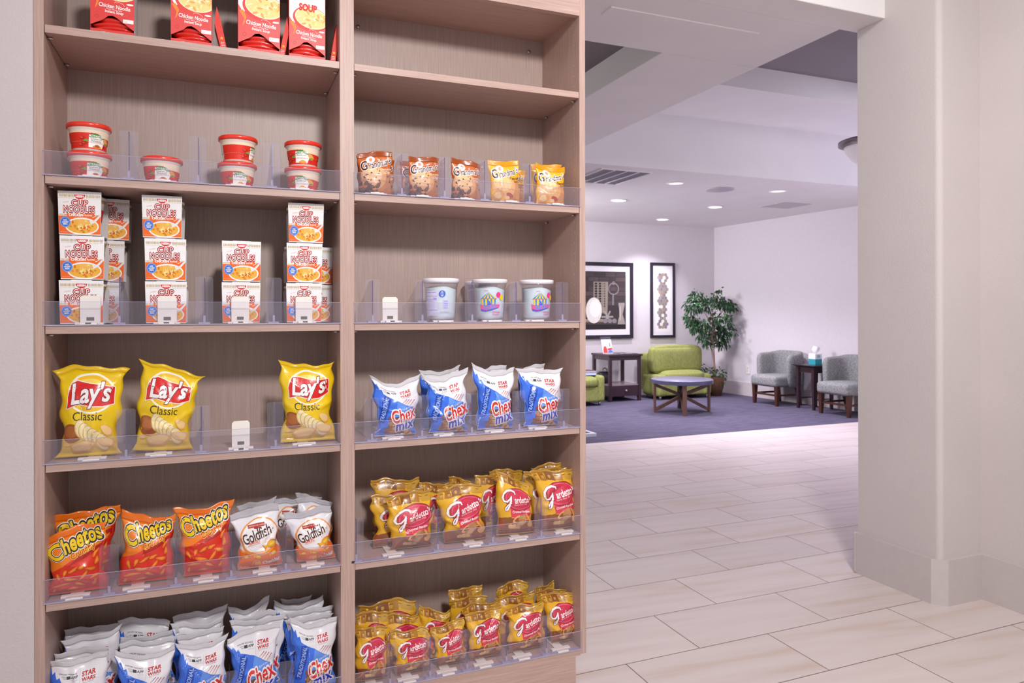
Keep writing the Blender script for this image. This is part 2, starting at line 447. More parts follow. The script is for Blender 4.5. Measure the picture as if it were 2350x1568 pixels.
    if art:
        def mapfn(uv, off):
            x = uv[:, 0] * (nu - 1); y = uv[:, 1] * (nv - 1); i = np.minimum(x.astype(int), nu-2); j = np.minimum(y.astype(int), nv-2)
            fx = (x - i)[:, None]; fy = (y - j)[:, None]
            p = Gf[j, i]*(1-fx)*(1-fy) + Gf[j, i+1]*fx*(1-fy) + Gf[j+1, i]*(1-fx)*fy + Gf[j+1, i+1]*fx*fy
            du = Gf[j, i+1] - Gf[j, i]; dv = Gf[j+1, i] - Gf[j, i]; n = np.cross(du, dv); n /= np.linalg.norm(n, axis=1)[:, None] + 1e-12
            n = np.where((n[:, 1] > 0)[:, None], -n, n)
            return p + n * off
        apply_art(art, mapfn, t, only=only)
    return t

# ---------------------------------------------------------------- artwork of each kind of packet
W_ = film('#F6F2F4'); BLK = film('#23201F'); RED = film('#E0241F')
def blobs(a, part, cols, region, n, r, seed, asp=.6, wob=.35):
    rnd = random.Random(seed)
    for i in range(n):
        x, y = region(rnd); rr = r * rnd.uniform(.7, 1.25)
        c = cols[i % len(cols)]
        a.ell(part, film(c), x, y, rr, rr * asp * rnd.uniform(.8, 1.3), rnd.uniform(0, 180), 14, wob=wob, seed=seed*100+i)
    return a

def art_chips():
    A = 1.38; a = Art(A); y = lambda v: v * A
    a.ell('logo', film('#FFFBE8'), .52, y(.715), .385, .30, 0, 40)
    a.ell('logo', film('#F6C21A'), .52, y(.715), .355, .27, 0, 40)
    a.ell('logo', film('#FBDD5A'), .50, y(.745), .26, .18, 0, 30)
    a.ell('logo', film('#F09A1E'), .56, y(.645), .20, .10, 0, 30)
    a.ell('logo', film('#F7C624'), .53, y(.675), .21, .09, 0, 30)
    rib = [(.13,.79),(.30,.845),(.55,.80),(.72,.80),(.90,.85),(.90,.93),(.88,1.10),(.70,1.11),(.50,1.13),(.30,1.17),(.20,1.13),(.13,.96)]
    a.poly('logo', film('#F7F0E6'), [(x*1.03-.015, (yy-.98)*1.09+.98) for x, yy in rib])
    a.poly('logo', film('#DC1F1B'), rib)
    a.otext('logo', [W_, film('#8E1614')], "Lay's", .51, .965, .66, 3, .025, .2, .98, 1.15, out=(.03,))
    a.text('lettering', film('#3A3006'), 'Classic', .47, y(.475), .50, rot=-1, sp=.98)
    a.ell('picture', film('#A35B2C'), .20, y(.29), .19, .155, -12, 30, wob=.06, seed=4)
    a.ell('picture', film('#B66D3A'), .17, y(.31), .13, .09, -12, 26)
    for i in range(6):
        x = .36 + .075*i; yy = y(.335) - .045*i
        a.ell('picture', film('#D9B26A'), x, yy, .105, .150, 25, 26); a.ell('picture', film('#F3E3B0'), x+.008, yy, .095, .138, 25, 26)
    for i, (x, yy, rx, ry, ro) in enumerate([(.82,.31,.13,.075,-35),(.80,.17,.15,.085,-15),(.42,.135,.22,.095,4),(.14,.155,.06,.02,5)]):
        a.ell('picture', film('#E8AE62'), x, y(yy), rx, ry, ro, 24, wob=.12, seed=i); a.ell('picture', film('#F6CE8C'), x-.01, y(yy)+.01, rx*.85, ry*.8, ro, 24, wob=.1, seed=i)
    return a.done(.032)
def art_puffs():
    A = 1.45; a = Art(A)
    a.poly('lower_panel', film('#E2301A'), [(0,.02),(1,.02),(1,1.12),(.8,1.02),(.5,.86),(.25,.72),(0,.62)])
    a.poly('lower_panel', film('#B3190F'), [(.35,.70),(.55,.86),(.8,1.0),(1,1.10),(1,.95),(.7,.82)])
    rnd = random.Random(7)
    spots = [(.82,1.02,.16,20),(.86,.86,.13,60),(.88,.70,.13,70),(.78,.56,.17,-10),(.62,.64,.14,15),(.46,.60,.16,30),(.30,.56,.13,60),(.16,.50,.14,100),
             (.40,.40,.22,-6),(.64,.44,.18,50),(.84,.38,.14,20),(.24,.28,.24,14),(.56,.26,.16,-35),(.80,.22,.13,70),(.42,.14,.16,10),(.12,.13,.10,80)]
    for i, (x, yy, l, ro) in enumerate(spots):
        for q, (c, k) in enumerate((('#B8340C', 1.12), ('#EE7714', 1.), ('#F89B2E', .62))):
            pts = []; n = 7
            a.ell('picture', film(c), x, yy + .008*q, l/2*k*1.25, .034*k, ro, 18, wob=.30, seed=50+i)
    a.otext('logo', [film('#F8CE15'), BLK, film('#FDF6EC')], 'heetos', .60, 1.215, .66, 17, .03, .10, 1.04, 1.9, out=(.075, .12))
    a.otext('logo', [film('#F8CE15'), BLK, film('#FDF6EC')], 'C', .17, 1.06, .23, 17, .03, .10, 1., 1.5, out=(.04, .065))
    a.otext('logo', [film('#D9261C'), film('#F9D44A')], 'Crunchy', .64, .95, .44, 22, .02, .1, 1.06, 1.5, out=(.06,))
    a.text('lettering', film('#7B1009'), 'CHEESE FLAVORED SNACKS', .33, .06, .42)
    return a.done(.032)
def art_fish():
    A = 1.42; a = Art(A)
    a.poly('lower_panel', film('#F0701C'), [(0,.02),(1,.02),(1,.52),(.93,.60),(.5,.46),(.1,.50),(0,.62)])
    a.ell('logo', film('#F28C2A'), .53, .80, .47, .42, 20, 44); a.ell('logo', film('#FBF7F6'), .535, .82, .43, .375, 20, 44)
    a.ring('logo', film('#F7B26A'), .53, .80, .455, .405, .012, 20)
    for i in range(3): a.ring('logo', film('#F9A24A'), .48, .60+.02*i, .44, .17, .012, 3, a0=190, a1=340)
    a.rect('logo', film('#B5231C'), .30, 1.04, .68, 1.12); a.text('logo', film('#F7E9C8'), 'PEPPERIDGE FARM', .49, 1.08, .34)
    a.ell('logo', film('#B5231C'), .49, 1.03, .06, .025)
    a.text('logo', film('#4A2320'), 'Goldfish', .47, .88, .70, rot=16, bold=.012, shear=.12, sp=.95, sy=1.55)
    a.ell('logo', film('#4A2320'), .86, .955, .013, .013, n=10)
    a.text('lettering', film('#E0501C'), 'BAKED', .40, .72, .26, rot=12, bold=.02)
    a.text('lettering', film('#E0501C'), 'SNACK CRACKERS', .40, .665, .28, rot=12)
    def fish(cx, cy, s, rot, mirror=1):
        for c, k in (('#C9741A', 1.12), ('#F6B325', 1.)):
            pts = [(1,0),(.8,.32),(.35,.48),(-.1,.42),(-.5,.12),(-1.,.42),(-.9,0),(-1.,-.42),(-.5,-.12),(-.1,-.42),(.35,-.48),(.8,-.32)]
            v = rot2(np.array([(x*mirror*s*k, y_*s*k) for x, y_ in pts]), rot) + np.array([cx, cy]); a.poly('picture', film(c), [tuple(p) for p in v])
        a.ell('picture', film('#FBD56B'), cx+.25*s*mirror, cy+.1*s, s*.45, s*.18, rot, 14)
    fish(.78, .62, .17, 24); fish(.16, .36, .085, 10); fish(.44, .36, .095, -8); fish(.80, .40, .09, 22)
    a.ring('lettering', film('#FBE3C8'), .42, .16, .10, .10, .008, 0, a0=40, a1=200); a.poly('picture', film('#F9B23A'), [(.38,.09),(.52,.12),(.50,.24),(.36,.21)])
    a.otext('lettering', [W_, film('#9A3A12')], 'Cheddar', .76, .20, .42, 12, .03, 0, .95, 1.2, out=(.03,))
    for i in range(3): a.rect('lettering', film('#F9DCC4'), .05+.065*i, .06, .10+.065*i, .11)
    return a.done(.032)
def art_mix():
    A = 1.40; a = Art(A)
    edge = [(0,1.30),(.05,1.18),(.09,1.22),(.12,1.10),(.17,1.13),(.20,1.04),(.32,1.0),(.5,.94),(.72,.80),(.9,.72),(1,.62)]
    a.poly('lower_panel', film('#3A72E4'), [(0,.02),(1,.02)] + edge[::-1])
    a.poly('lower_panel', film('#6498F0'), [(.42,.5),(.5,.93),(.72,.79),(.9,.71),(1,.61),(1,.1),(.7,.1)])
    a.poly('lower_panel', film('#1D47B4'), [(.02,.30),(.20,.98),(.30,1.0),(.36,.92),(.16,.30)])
    a.text('lettering', film('#A9C6F6'), 'TRADITIONAL', .19, .66, .66, rot=74, bold=.02, sp=1.03, sy=1.25)
    a.poly('picture', film('#7C4A22'), [(.20,.04),(.34,.50),(.55,.52),(.88,.05)])
    blobs(a, 'picture', ['#C98A4B', '#8E5328', '#DDAA66', '#A8662F', '#E0B878'],
          lambda r: (lambda t: (.25 + .50*t + .12*r.random(), .07 + (.42*(1-t))*r.random()))(r.random()), 34, .062, 5)
    a.ell('picture', film('#8C4F28'), .46, .10, .17, .06, -6); a.ell('picture', film('#B9763D'), .45, .11, .14, .04, -6)
    a.ell('picture', film('#B98048'), .33, .33, .075, .05, 80); a.ring('picture', film('#8C5527'), .33, .33, .075, .05, .01, 80)
    a.otext('logo', [film('#DD2A22'), W_], 'Chex', .65, .565, .62, 14, .022, .15, 1.04, 1.7, out=(.08,))
    a.otext('logo', [film('#2A33C4'), W_], 'mix', .69, .31, .50, 14, .028, .15, 1.08, 1.25, out=(.08,))
    a.poly('logo', film('#D9A13C'), [(.68,.44),(.72,.41),(.75,.45),(.71,.48)])
    a.text('lettering', film('#DCE7FB'), 'SAVORY', .72, .735, .24, rot=14, bold=.02)
    a.text('lettering', film('#B9CDF4'), 'SNACK', .88, .21, .15, rot=12); a.text('lettering', film('#B9CDF4'), 'MIX', .88, .17, .08, rot=12)
    a.text('lettering', film('#C8241E'), 'STAR', .69, 1.135, .25, bold=.035, sp=1.02, sy=1.0); a.text('lettering', film('#C8241E'), 'WARS', .69, 1.05, .25, bold=.035, sp=1.02, sy=.9)
    a.text('lettering', film('#6E6A70'), 'ONLY IN THEATERS', .69, 1.0, .2)
    a.text('lettering', film('#4A464C'), 'EXPLORE THE FORCE', .32, 1.18, .31, rot=-3, bold=.01); a.text('lettering', film('#4A464C'), 'WITH', .24, 1.14, .07, rot=-3)
    a.text('lettering', film('#4A464C'), 'THE', .25, 1.11, .055, rot=-3)
    a.rect('lettering', film('#3A373C'), .29, 1.095, .36, 1.145); a.text('lettering', film('#2A272C'), 'APP', .43, 1.12, .12, rot=-3, bold=.015)
    a.text('lettering', film('#8A868C'), 'See back for details', .43, 1.07, .12)
    a.rect('lettering', film('#B9B3BC'), .528, .94, .532, 1.2)
    for i in range(4): a.stroke('lettering', film('#B3322A'), [(.60+.055*i, .87-.035*i), (.72+.055*i, .96-.02*i)], [.004, .016])
    return a.done(.032)
def art_rye():
    A = 1.42; a = Art(A)
    for i, (x0, x1, c) in enumerate([(.0,.12,'#B9862A'),(.14,.30,'#A9702C'),(.30,.52,'#8A5526'),(.52,.70,'#B07A2C'),(.74,.98,'#C79A35')]):
        a.poly('upper_scene', film(c), [(x0,1.20),(x1,1.18),(x1-.01,1.36),(x0+.02,1.37)])
    rnd = random.Random(3)
    for i in range(6):
        x = .08 + .16*i; a.ell('upper_scene', film('#C99A4A'), x, 1.27, .03, .04); a.rect('upper_scene', film('#7A4A22'), x-.035, 1.30, x+.035, 1.315)
    a.poly('lower_panel', film('#9A4E2A'), [(0,.02),(1,.02),(1,.34),(.6,.40),(.2,.40),(0,.36)])
    a.poly('lower_panel', film('#6E3420'), [(0,.02),(1,.02),(1,.09),(0,.11)])
    a.poly('logo', film('#E4405A'), [(.34,.42),(.90,.40),(.90,.75),(.30,.78)])
    a.ell('logo', film('#7E1E30'), .58, .88, .415, .285, 9, 44); a.ell('logo', film('#CF3350'), .58, .88, .40, .27, 9, 44)
    a.ring('logo', film('#EBA6B2'), .58, .88, .37, .24, .006, 9)
    a.text('logo', film('#FBF3F2'), 'ardetto', .66, .895, .47, rot=14, bold=.02, shear=.15, sp=1., sy=1.5)
    a.text('logo', film('#FBF3F2'), "'s", .925, 1.0, .07, rot=14, bold=.03, shear=.2)
    G = [(.47,.98),(.45,1.04),(.36,1.06),(.24,1.02),(.15,.93),(.12,.83),(.16,.76),(.24,.76),(.32,.84),(.36,.92),(.34,.80),(.29,.66),(.24,.57),(.20,.56),(.20,.61),(.26,.69),(.36,.76)]
    a.stroke('logo', film('#8E2038'), G, .062); a.stroke('logo', film('#FBF3F2'), G, [.03,.045,.05,.05,.05,.05,.045,.04,.035,.03,.045,.045,.04,.035,.03,.025,.02])
    a.text('logo', film('#F6D5DA'), 'Quality Since 1932', .62, .76, .40, rot=12, shear=.2)
    a.text('lettering', film('#FDF1F0'), 'Original Recipe', .62, .57, .50, rot=8, bold=.025, shear=.25)
    a.text('lettering', film('#F0A4AE'), 'SNACK MIX', .66, .50, .24, rot=7)
    spec = [(.25,.34,.15,.06,12,'#8F5A34'),(.50,.37,.12,.08,30,'#E3AF6A'),(.50,.37,.075,.04,30,'#9A5230'),(.66,.40,.10,.13,-30,'#C08A5C'),(.55,.27,.17,.085,30,'#A4764E'),
            (.60,.29,.12,.05,30,'#BE9060'),(.86,.40,.035,.16,35,'#E2A85C'),(.92,.36,.03,.14,25,'#D08B3E'),(.88,.25,.09,.08,0,'#E4A962'),(.34,.20,.075,.055,0,'#E9BC7A'),(.43,.20,.07,.055,0,'#E9BC7A'),(.52,.19,.07,.05,0,'#DDA65E')]
    for i, (x, yy, rx, ry, ro, c) in enumerate(spec): a.ell('picture', film(c), x, yy, rx, ry, ro, 20, wob=.15, seed=i)
    for i in range(4): a.ring('lettering', film('#C98A64'), .10+.085*i, .085, .034, .03, .006)
    a.text('lettering', film('#EAD2BC'), 'NET WT 5.5 OZ (155g)', .68, .075, .44)
    return a.done(.032)
def art_cookie(choc):
    A = 1.15; a = Art(A)
    cook, hi = ('#E2A56C', '#EFC08C') if choc else ('#E9AE66', '#F4C88C')
    a.ell('picture', film('#C77F46' if choc else '#D48F4A'), .80, .34, .30, .30, 0, 30)
    a.ell('picture', film(cook), .42, .46, .40, .32, -8, 34); a.ell('picture', film(hi), .38, .52, .30, .20, -8, 30)
    if choc:
        blobs(a, 'picture', ['#6A3A26', '#8C5030', '#5A2E22'], lambda r: (r.uniform(.1, .95), r.uniform(.3, .7)), 16, .032, 9)
        blobs(a, 'picture', ['#4A2620', '#6B3A2A', '#3A1D1A', '#7A4A3A'], lambda r: (r.uniform(.02, .6), r.uniform(.06, .3) if True else 0), 34, .05, 11, .8, .2)
    else:
        for i in range(5): a.stroke('picture', film('#D08C48'), [(.12+.12*i,.60),(.22+.12*i,.30)], .006)
        a.ell('picture', film('#D99A54'), .22, .2, .17, .13, 20, wob=.2, seed=3); a.ell('picture', film('#EBC58C'), .2, .2, .12, .08, 20, wob=.2, seed=5)
        a.ell('picture', film('#B5402E'), .60, .2, .13, .065, -20); a.ell('picture', film('#E9C79A'), .52, .14, .08, .05, 0)
    a.ell('logo', film('#F8EEF2'), .34, .93, .13, .10); a.ell('logo', film('#E99C7A'), .35, .93, .05, .05)
    a.otext('logo', [film('#4A2C24'), film('#F8F0F2')], 'randma', .56, .81, .56, 10, .012, .2, 1.0, 1.4, out=(.06,))
    a.otext('logo', [film('#4A2C24'), film('#F8F0F2')], 'G', .15, .78, .20, 8, .02, .15, 1, 1.2, out=(.06,))
    a.otext('logo', [film('#4A2C24'), film('#F8F0F2')], "'s", .91, .895, .09, 10, .012, .2, 1, 1.2, out=(.06,))
    a.text('lettering', film('#FBEEDD') if choc else film('#5A3A20'), 'Chocolate' if choc else 'Peanut', .80, .66, .34, rot=2, shear=.3, bold=.01)
    a.text('lettering', film('#FBEEDD') if choc else film('#5A3A20'), 'Chip' if choc else 'Butter', .86, .57, .18, rot=2, shear=.3, bold=.01)
    a.text('lettering', film('#8A5A3A'), 'NET WT 2.5 OZ (70.8g)', .30, .065, .44)
    return a.done(.04)
def art_noodles():
    A = 1.0; a = Art(A); w = card('#FBF7F6'); rd = card('#D8261F'); gold = card('#B59B55'); og = card('#F26A1E')
    for i in range(34):
        x = .035 + .028*i
        if not .36 < x < .63: a.rect('print', gold, x, .865, x+.015, .925)
        if i % 1 == 0 and not .36 < x < .63: a.rect('print', gold, x+.002, .835, x+.012, .848)
    a.ell('logo', rd, .50, .925, .13, .105, 0, 24, 180, 360); a.text('logo', w, 'NISSIN', .50, .885, .19, bold=.05)
    a.text('lettering', rd, 'The Original', .185, .745, .14, rot=12, shear=.3); 
    a.otext('logo', [w, rd], 'CUP', .50, .735, .36, 0, .0, 0, 1.22, 1.05, out=(.115,))
    a.otext('logo', [w, rd], 'NOODLES', .485, .583, .72, 0, .0, 0, 1.20, 1.5, out=(.105,))
    for i in range(34):
        x = .02 + .0285*i
        if not .17 < x < .82: a.rect('print', gold, x, .44, x+.014, .475)
    a.poly('print', og, [(0,.02),(1,.02),(1,.44),(.92,.46),(.80,.40),(.80,.425),(.10,.43),(0,.43)])
    a.rect('logo', og, .22, .425, .82, .49); a.ell('logo', og, .22, .4575, .035, .0325); a.ell('logo', og, .82, .4575, .035, .0325)
    a.text('lettering', w, 'CHICKEN', .41, .458, .34, bold=.05); a.text('lettering', w, 'FLAVOR', .70, .455, .18, bold=.03)
    a.text('lettering', card('#FAD2B4'), 'WITH OTHER NATURAL FLAVORS', .52, .40, .32)
    a.ell('picture', w, .55, .20, .40, .20); a.ell('picture', card('#F0B23E'), .55, .20, .37, .165)
    rnd = random.Random(2)
    for i in range(42):
        x, yy = rnd.gauss(.56, .15), rnd.gauss(.19, .07); 
        if ((x-.55)/.36)**2 + ((yy-.2)/.16)**2 > 1: continue
        a.ell('picture', card(['#E8862A','#F7D46A','#D9641E','#FBE59A','#C98A28'][i % 5]), x, yy, .04*rnd.uniform(.6,1.2), .024, rnd.uniform(0,180), 10, wob=.2, seed=i)
    for i in range(7): a.stroke('picture', card('#FBE6A8'), [(.45+.035*i,.34),(.47+.04*i,.27),(.44+.045*i,.20)], .008)
    a.poly('picture', card('#ECE8EA'), [(.72,.33),(.76,.25),(.86,.29),(.99,.44),(.96,.47),(.84,.35)])
    a.ell('logo', card('#3F74D4'), .155, .29, .125, .125, 0, 28); a.ring('logo', card('#9CC0F2'), .155, .29, .118, .118, .012)
    for i, (s, wd) in enumerate((('NO', .08), ('ADDED', .15), ('MSG', .10))): a.text('lettering', w, s, .155, .335-.045*i, wd, bold=.03, rot=4)
    a.text('lettering', card('#FBC9A4'), 'NET WT 2.25 OZ', .13, .06, .18); a.text('lettering', card('#FBC9A4'), 'KEEP REFRIGERATED NOT', .85, .09, .24)
    return a.done(None)
def art_soup():
    A = 2.0; a = Art(A); w = card('#FBF5F4'); rd = card('#E2453F')
    a.poly('print', w, [(0,1.25),(.12,1.06),(.2,1.12),(1,1.12),(1,1.98),(0,1.98)])
    a.ell('picture', card('#F1E7A2'), .60, 1.28, .46, .33, 0, 36, 180, 360) if False else None
    a.ell('picture', rd, .60, 1.24, .50, .36, -8, 36); a.ell('picture', card('#F6EFC8'), .62, 1.27, .46, .31, -8, 36); a.ell('picture', card('#EBD98C'), .62, 1.27, .43, .28, -8, 36)
    rnd = random.Random(5)
    for i in range(40):
        t = rnd.uniform(0, 6.28); r = rnd.random()**.5
        a.ell('picture', card(['#F8F0C0','#E9C86A','#FBF6DC','#F0A860','#E6D27E'][i % 5]), .62+.38*r*math.cos(t), 1.27+.24*r*math.sin(t), .07, .014 if i % 5 != 3 else .03, rnd.uniform(0,180), 10)
    a.poly('picture', card('#F08A3A'), [(.02,1.1),(.12,1.12),(.20,.95),(.16,.80),(.10,.70),(.14,.90)])
    a.text('logo', card('#D8261F'), 'SOUP', .52, 1.56, .50, bold=.05, rot=-2, sy=1.4)
    a.text('lettering', w, 'Chicken Noodle', .55, .80, .72, bold=.02, rot=-4, sy=1.35); a.text('lettering', w, 'With White Meat', .54, .715, .36, rot=-4); a.text('lettering', w, 'Instant Soup', .54, .645, .42, bold=.02, rot=-4, sy=1.2)
    a.ring('logo', card('#F6C2B8'), .66, .87, .12, .06, .012, -20, a0=0, a1=190); a.ell('logo', w, .90, .90, .08, .025)
    a.rect('logo', w, .74, .40, .98, .50); a.text('logo', card('#E28A6A'), 'U', .80, .45, .045)
    a.ring('logo', card('#A8302C'), .15, .50, .045, .045, .008)
    a.text('lettering', w, 'NET WT 9.9 OZ (280.5g)', .52, .085, .58, rot=-1, bold=.01)
    return a.done(None)
def art_bowl(flav):
    A = .62; a = Art(A); w = card('#FBF6F0')                 # x 0..1 spans the whole turn
    a.rect('print', card('#F3DFC4'), .02, .50, .98, .595); a.rect('print', card('#E2301F'), .14, .03, .86, .50)
    a.poly('print', card('#F3DFC4'), [(.52,.40),(.86,.36),(.86,.52),(.52,.52)])
    a.rect('print', w, .03, .03, .13, .55)
    for i in range(9): a.rect('print', card('#6A6266'), .045, .14+.04*i, .085, .155+.04*i)
    cx = .5
    for i, (x, yy, r) in enumerate([(.385,.33,.045),(.40,.19,.05),(.37,.12,.04)]):
        a.ell('picture', card('#B8231A'), x, yy, r*.62, r*1.2, 0, 18); a.ell('picture', card('#E8573A'), x-.008, yy+.02, r*.3, r*.5, 0, 12)
    a.poly('picture', card('#6FA83A'), [(.385,.25),(.41,.31),(.445,.28),(.42,.23)])
    a.poly('print', card('#FCF8F2'), [(.44,.42),(.575,.38),(.60,.33),(.565,.06),(.435,.07)])
    a.poly('logo', card('#3E8E3A'), [(.435,.40),(.46,.45),(.50,.49),(.54,.46),(.575,.38),(.575,.34),(.52,.38),(.44,.36)])
    a.text('logo', card('#2F7D33'), 'Chef', .475, .485, .045, rot=8, bold=.03, sy=2.6); a.text('logo', w, 'BOYARDEE', .505, .415, .13, rot=-4, bold=.03, sy=3.4)
    L_ = {'s': ('Spaghetti &', 'Meatballs'), 'l': ('Lasagna', ''), 'b': ('Beefaroni', '')}[flav]
    a.text('lettering', card('#3A3430'), L_[0], .503, .325, .10, sy=3., shear=.05)
    if L_[1]: a.text('lettering', card('#3A3430'), L_[1], .503, .27, .09, sy=3.)
    for i in range(2): a.text('lettering', card('#4E8A86'), 'Pasta in Tomato & Meat', .503, .225-.035*i, .085, sy=1.6)
    a.ell('picture', card('#E9892C'), .515, .09, .042, .05, 0, 16); a.ell('picture', card('#B9602A' if flav == 's' else '#F0A43C'), .515, .12, .026, .045, 0, 14)
    a.ell('picture', card('#E9A85A'), .605, .28, .03, .10, 10, 18); a.poly('picture', card('#8AB53A'), [(.585,.22),(.61,.26),(.63,.22),(.60,.17)])
    a.ring('logo', card('#B0203A'), .60, .14, .013, .06, .005); a.rect('logo', card('#D92A4A'), .594, .09, .606, .18)
    return a.done(.02)
def art_tub(back):
    A = .80; a = Art(A); pk = card('#F03C9A'); yl = card('#F2CE22'); bl = card('#3C8AD6'); nv = card('#3A44D0')
    def tent(cx):
        top = (cx, .66); n = 8; x0, x1 = cx-.085, cx+.085
        for i in range(n):
            xa, xb = x0+(x1-x0)*i/n, x0+(x1-x0)*(i+1)/n
            a.poly('picture', yl if i % 2 else bl, [(xa,.50),(xb,.50),top]); a.rect('picture', bl if i % 2 else yl, x0+.01+(x1-x0-.02)*i/n, .33, x0+.01+(x1-x0-.02)*(i+1)/n, .50)
        a.rect('picture', pk, x0, .49, x1, .505); a.poly('picture', nv, [(cx-.02,.33),(cx+.03,.33),(cx+.005,.45)])
        a.stroke('picture', pk, [(cx-.045,.71),(cx-.03,.70),(cx-.02,.71),(cx-.005,.70)], .008)
        a.poly('logo', pk, [(cx-.10,.36),(cx-.03,.31),(cx+.05,.36),(cx+.13,.35),(cx+.115,.27),(cx+.04,.23),(cx-.03,.19),(cx-.09,.21)])
        a.poly('logo', nv, [(cx-.095,.24),(cx-.03,.205),(cx+.04,.25),(cx+.11,.28),(cx+.11,.265),(cx+.03,.20),(cx-.04,.165),(cx-.085,.185)])
        a.text('logo', bl, 'BARP', cx+.02, .29, .14, rot=14, bold=.03, sy=2.3)
        a.text('lettering', pk, 'COTTON', cx+.08, .15, .085, bold=.03, sy=2.2); a.text('lettering', pk, 'CANDY', cx+.08, .095, .08, bold=.03, sy=2.2)
        a.ell('picture', pk, cx+.105, .60, .025, .07); a.ell('picture', yl, cx+.145, .53, .024, .07)
    def facts(cx):
        a.rect('nutrition_label', card('#DCD6F2'), cx-.17, .06, cx-.03, .69)
        a.text('nutrition_label', nv, 'Nutrition Facts', cx-.105, .65, .12, bold=.02, sy=2.0)
        for i, t in enumerate((.55, .46, .20)): a.rect('nutrition_label', nv, cx-.165, t, cx-.035, t+.012)
        a.text('nutrition_label', nv, '220', cx-.055, .50, .035, bold=.03, sy=2.)
        for i in range(9): a.rect('nutrition_label', card('#8C88DC'), cx-.16, .43-.025*i, cx-.04-.01*(i % 3), .434-.025*i)
        a.ring('logo', card('#4A62D8'), cx+.02, .615, .033, .085, .016); a.rect('logo', card('#4A62D8'), cx+.008, .585, cx+.015, .65); a.rect('logo', card('#4A62D8'), cx+.024, .585, cx+.031, .65)
        a.rect('nutrition_label', card('#DAD8F4'), cx+.03, .26, cx+.085, .48)
        for i in range(12): a.rect('nutrition_label', nv, cx+.035, .275+.016*i, cx+.08, .275+.016*i+(.004 if i % 3 else .009))
        a.text('lettering', nv, 'PRODUCT OF COTTON CANDY', cx+.045, .17, .09, sy=1.6); a.text('lettering', nv, 'KEEP COOL AND DRY', cx+.045, .14, .09, sy=1.6)
    if back: facts(.5); 
    else: tent(.5 if back is False else back); 
    if back is False: pass
    return a.done(.02)

# ---------------------------------------------------------------- the room
PAINT = pm('wall_paint', '#CDC4C3', .75, spec=.25, bump=.35, bscale=170, vary=.01, vscale=3)
PAINTC = pm('ceiling_paint', '#F0ECEC', .85, spec=.2, bump=.1, bscale=150, vary=.01, vscale=3)
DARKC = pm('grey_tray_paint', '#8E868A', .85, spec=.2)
WALLPAPER = pm('lounge_wallcovering', '#DDD6DC', .8, spec=.2, bump=.2, bscale=120, vary=.02, vscale=30)
BASEP = pm('baseboard_paint', '#C6BDBC', .5, spec=.35, vary=.01)
BASEL = pm('lounge_baseboard_paint', '#CBC1C4', .55, spec=.3)
Yb, Xr = 8.85, 6.875
Zc = onY(1639, 525, Yb)[2]
Yd = (onZ(1346, 375, Zc)[1] + onZ(1963, 430, Zc)[1]) / 2       # where the lounge ceiling drops
Zs = onY(1740, 290, Yd)[2]                                       # soffit above it
Yt = onZ(1800, 218, Zs)[1]                                       # edge of the raised tray
Zt = onY(1740, 157, Yt)[2]
Zm = 2.489
YC = 5.78                                                        # tile / carpet edge

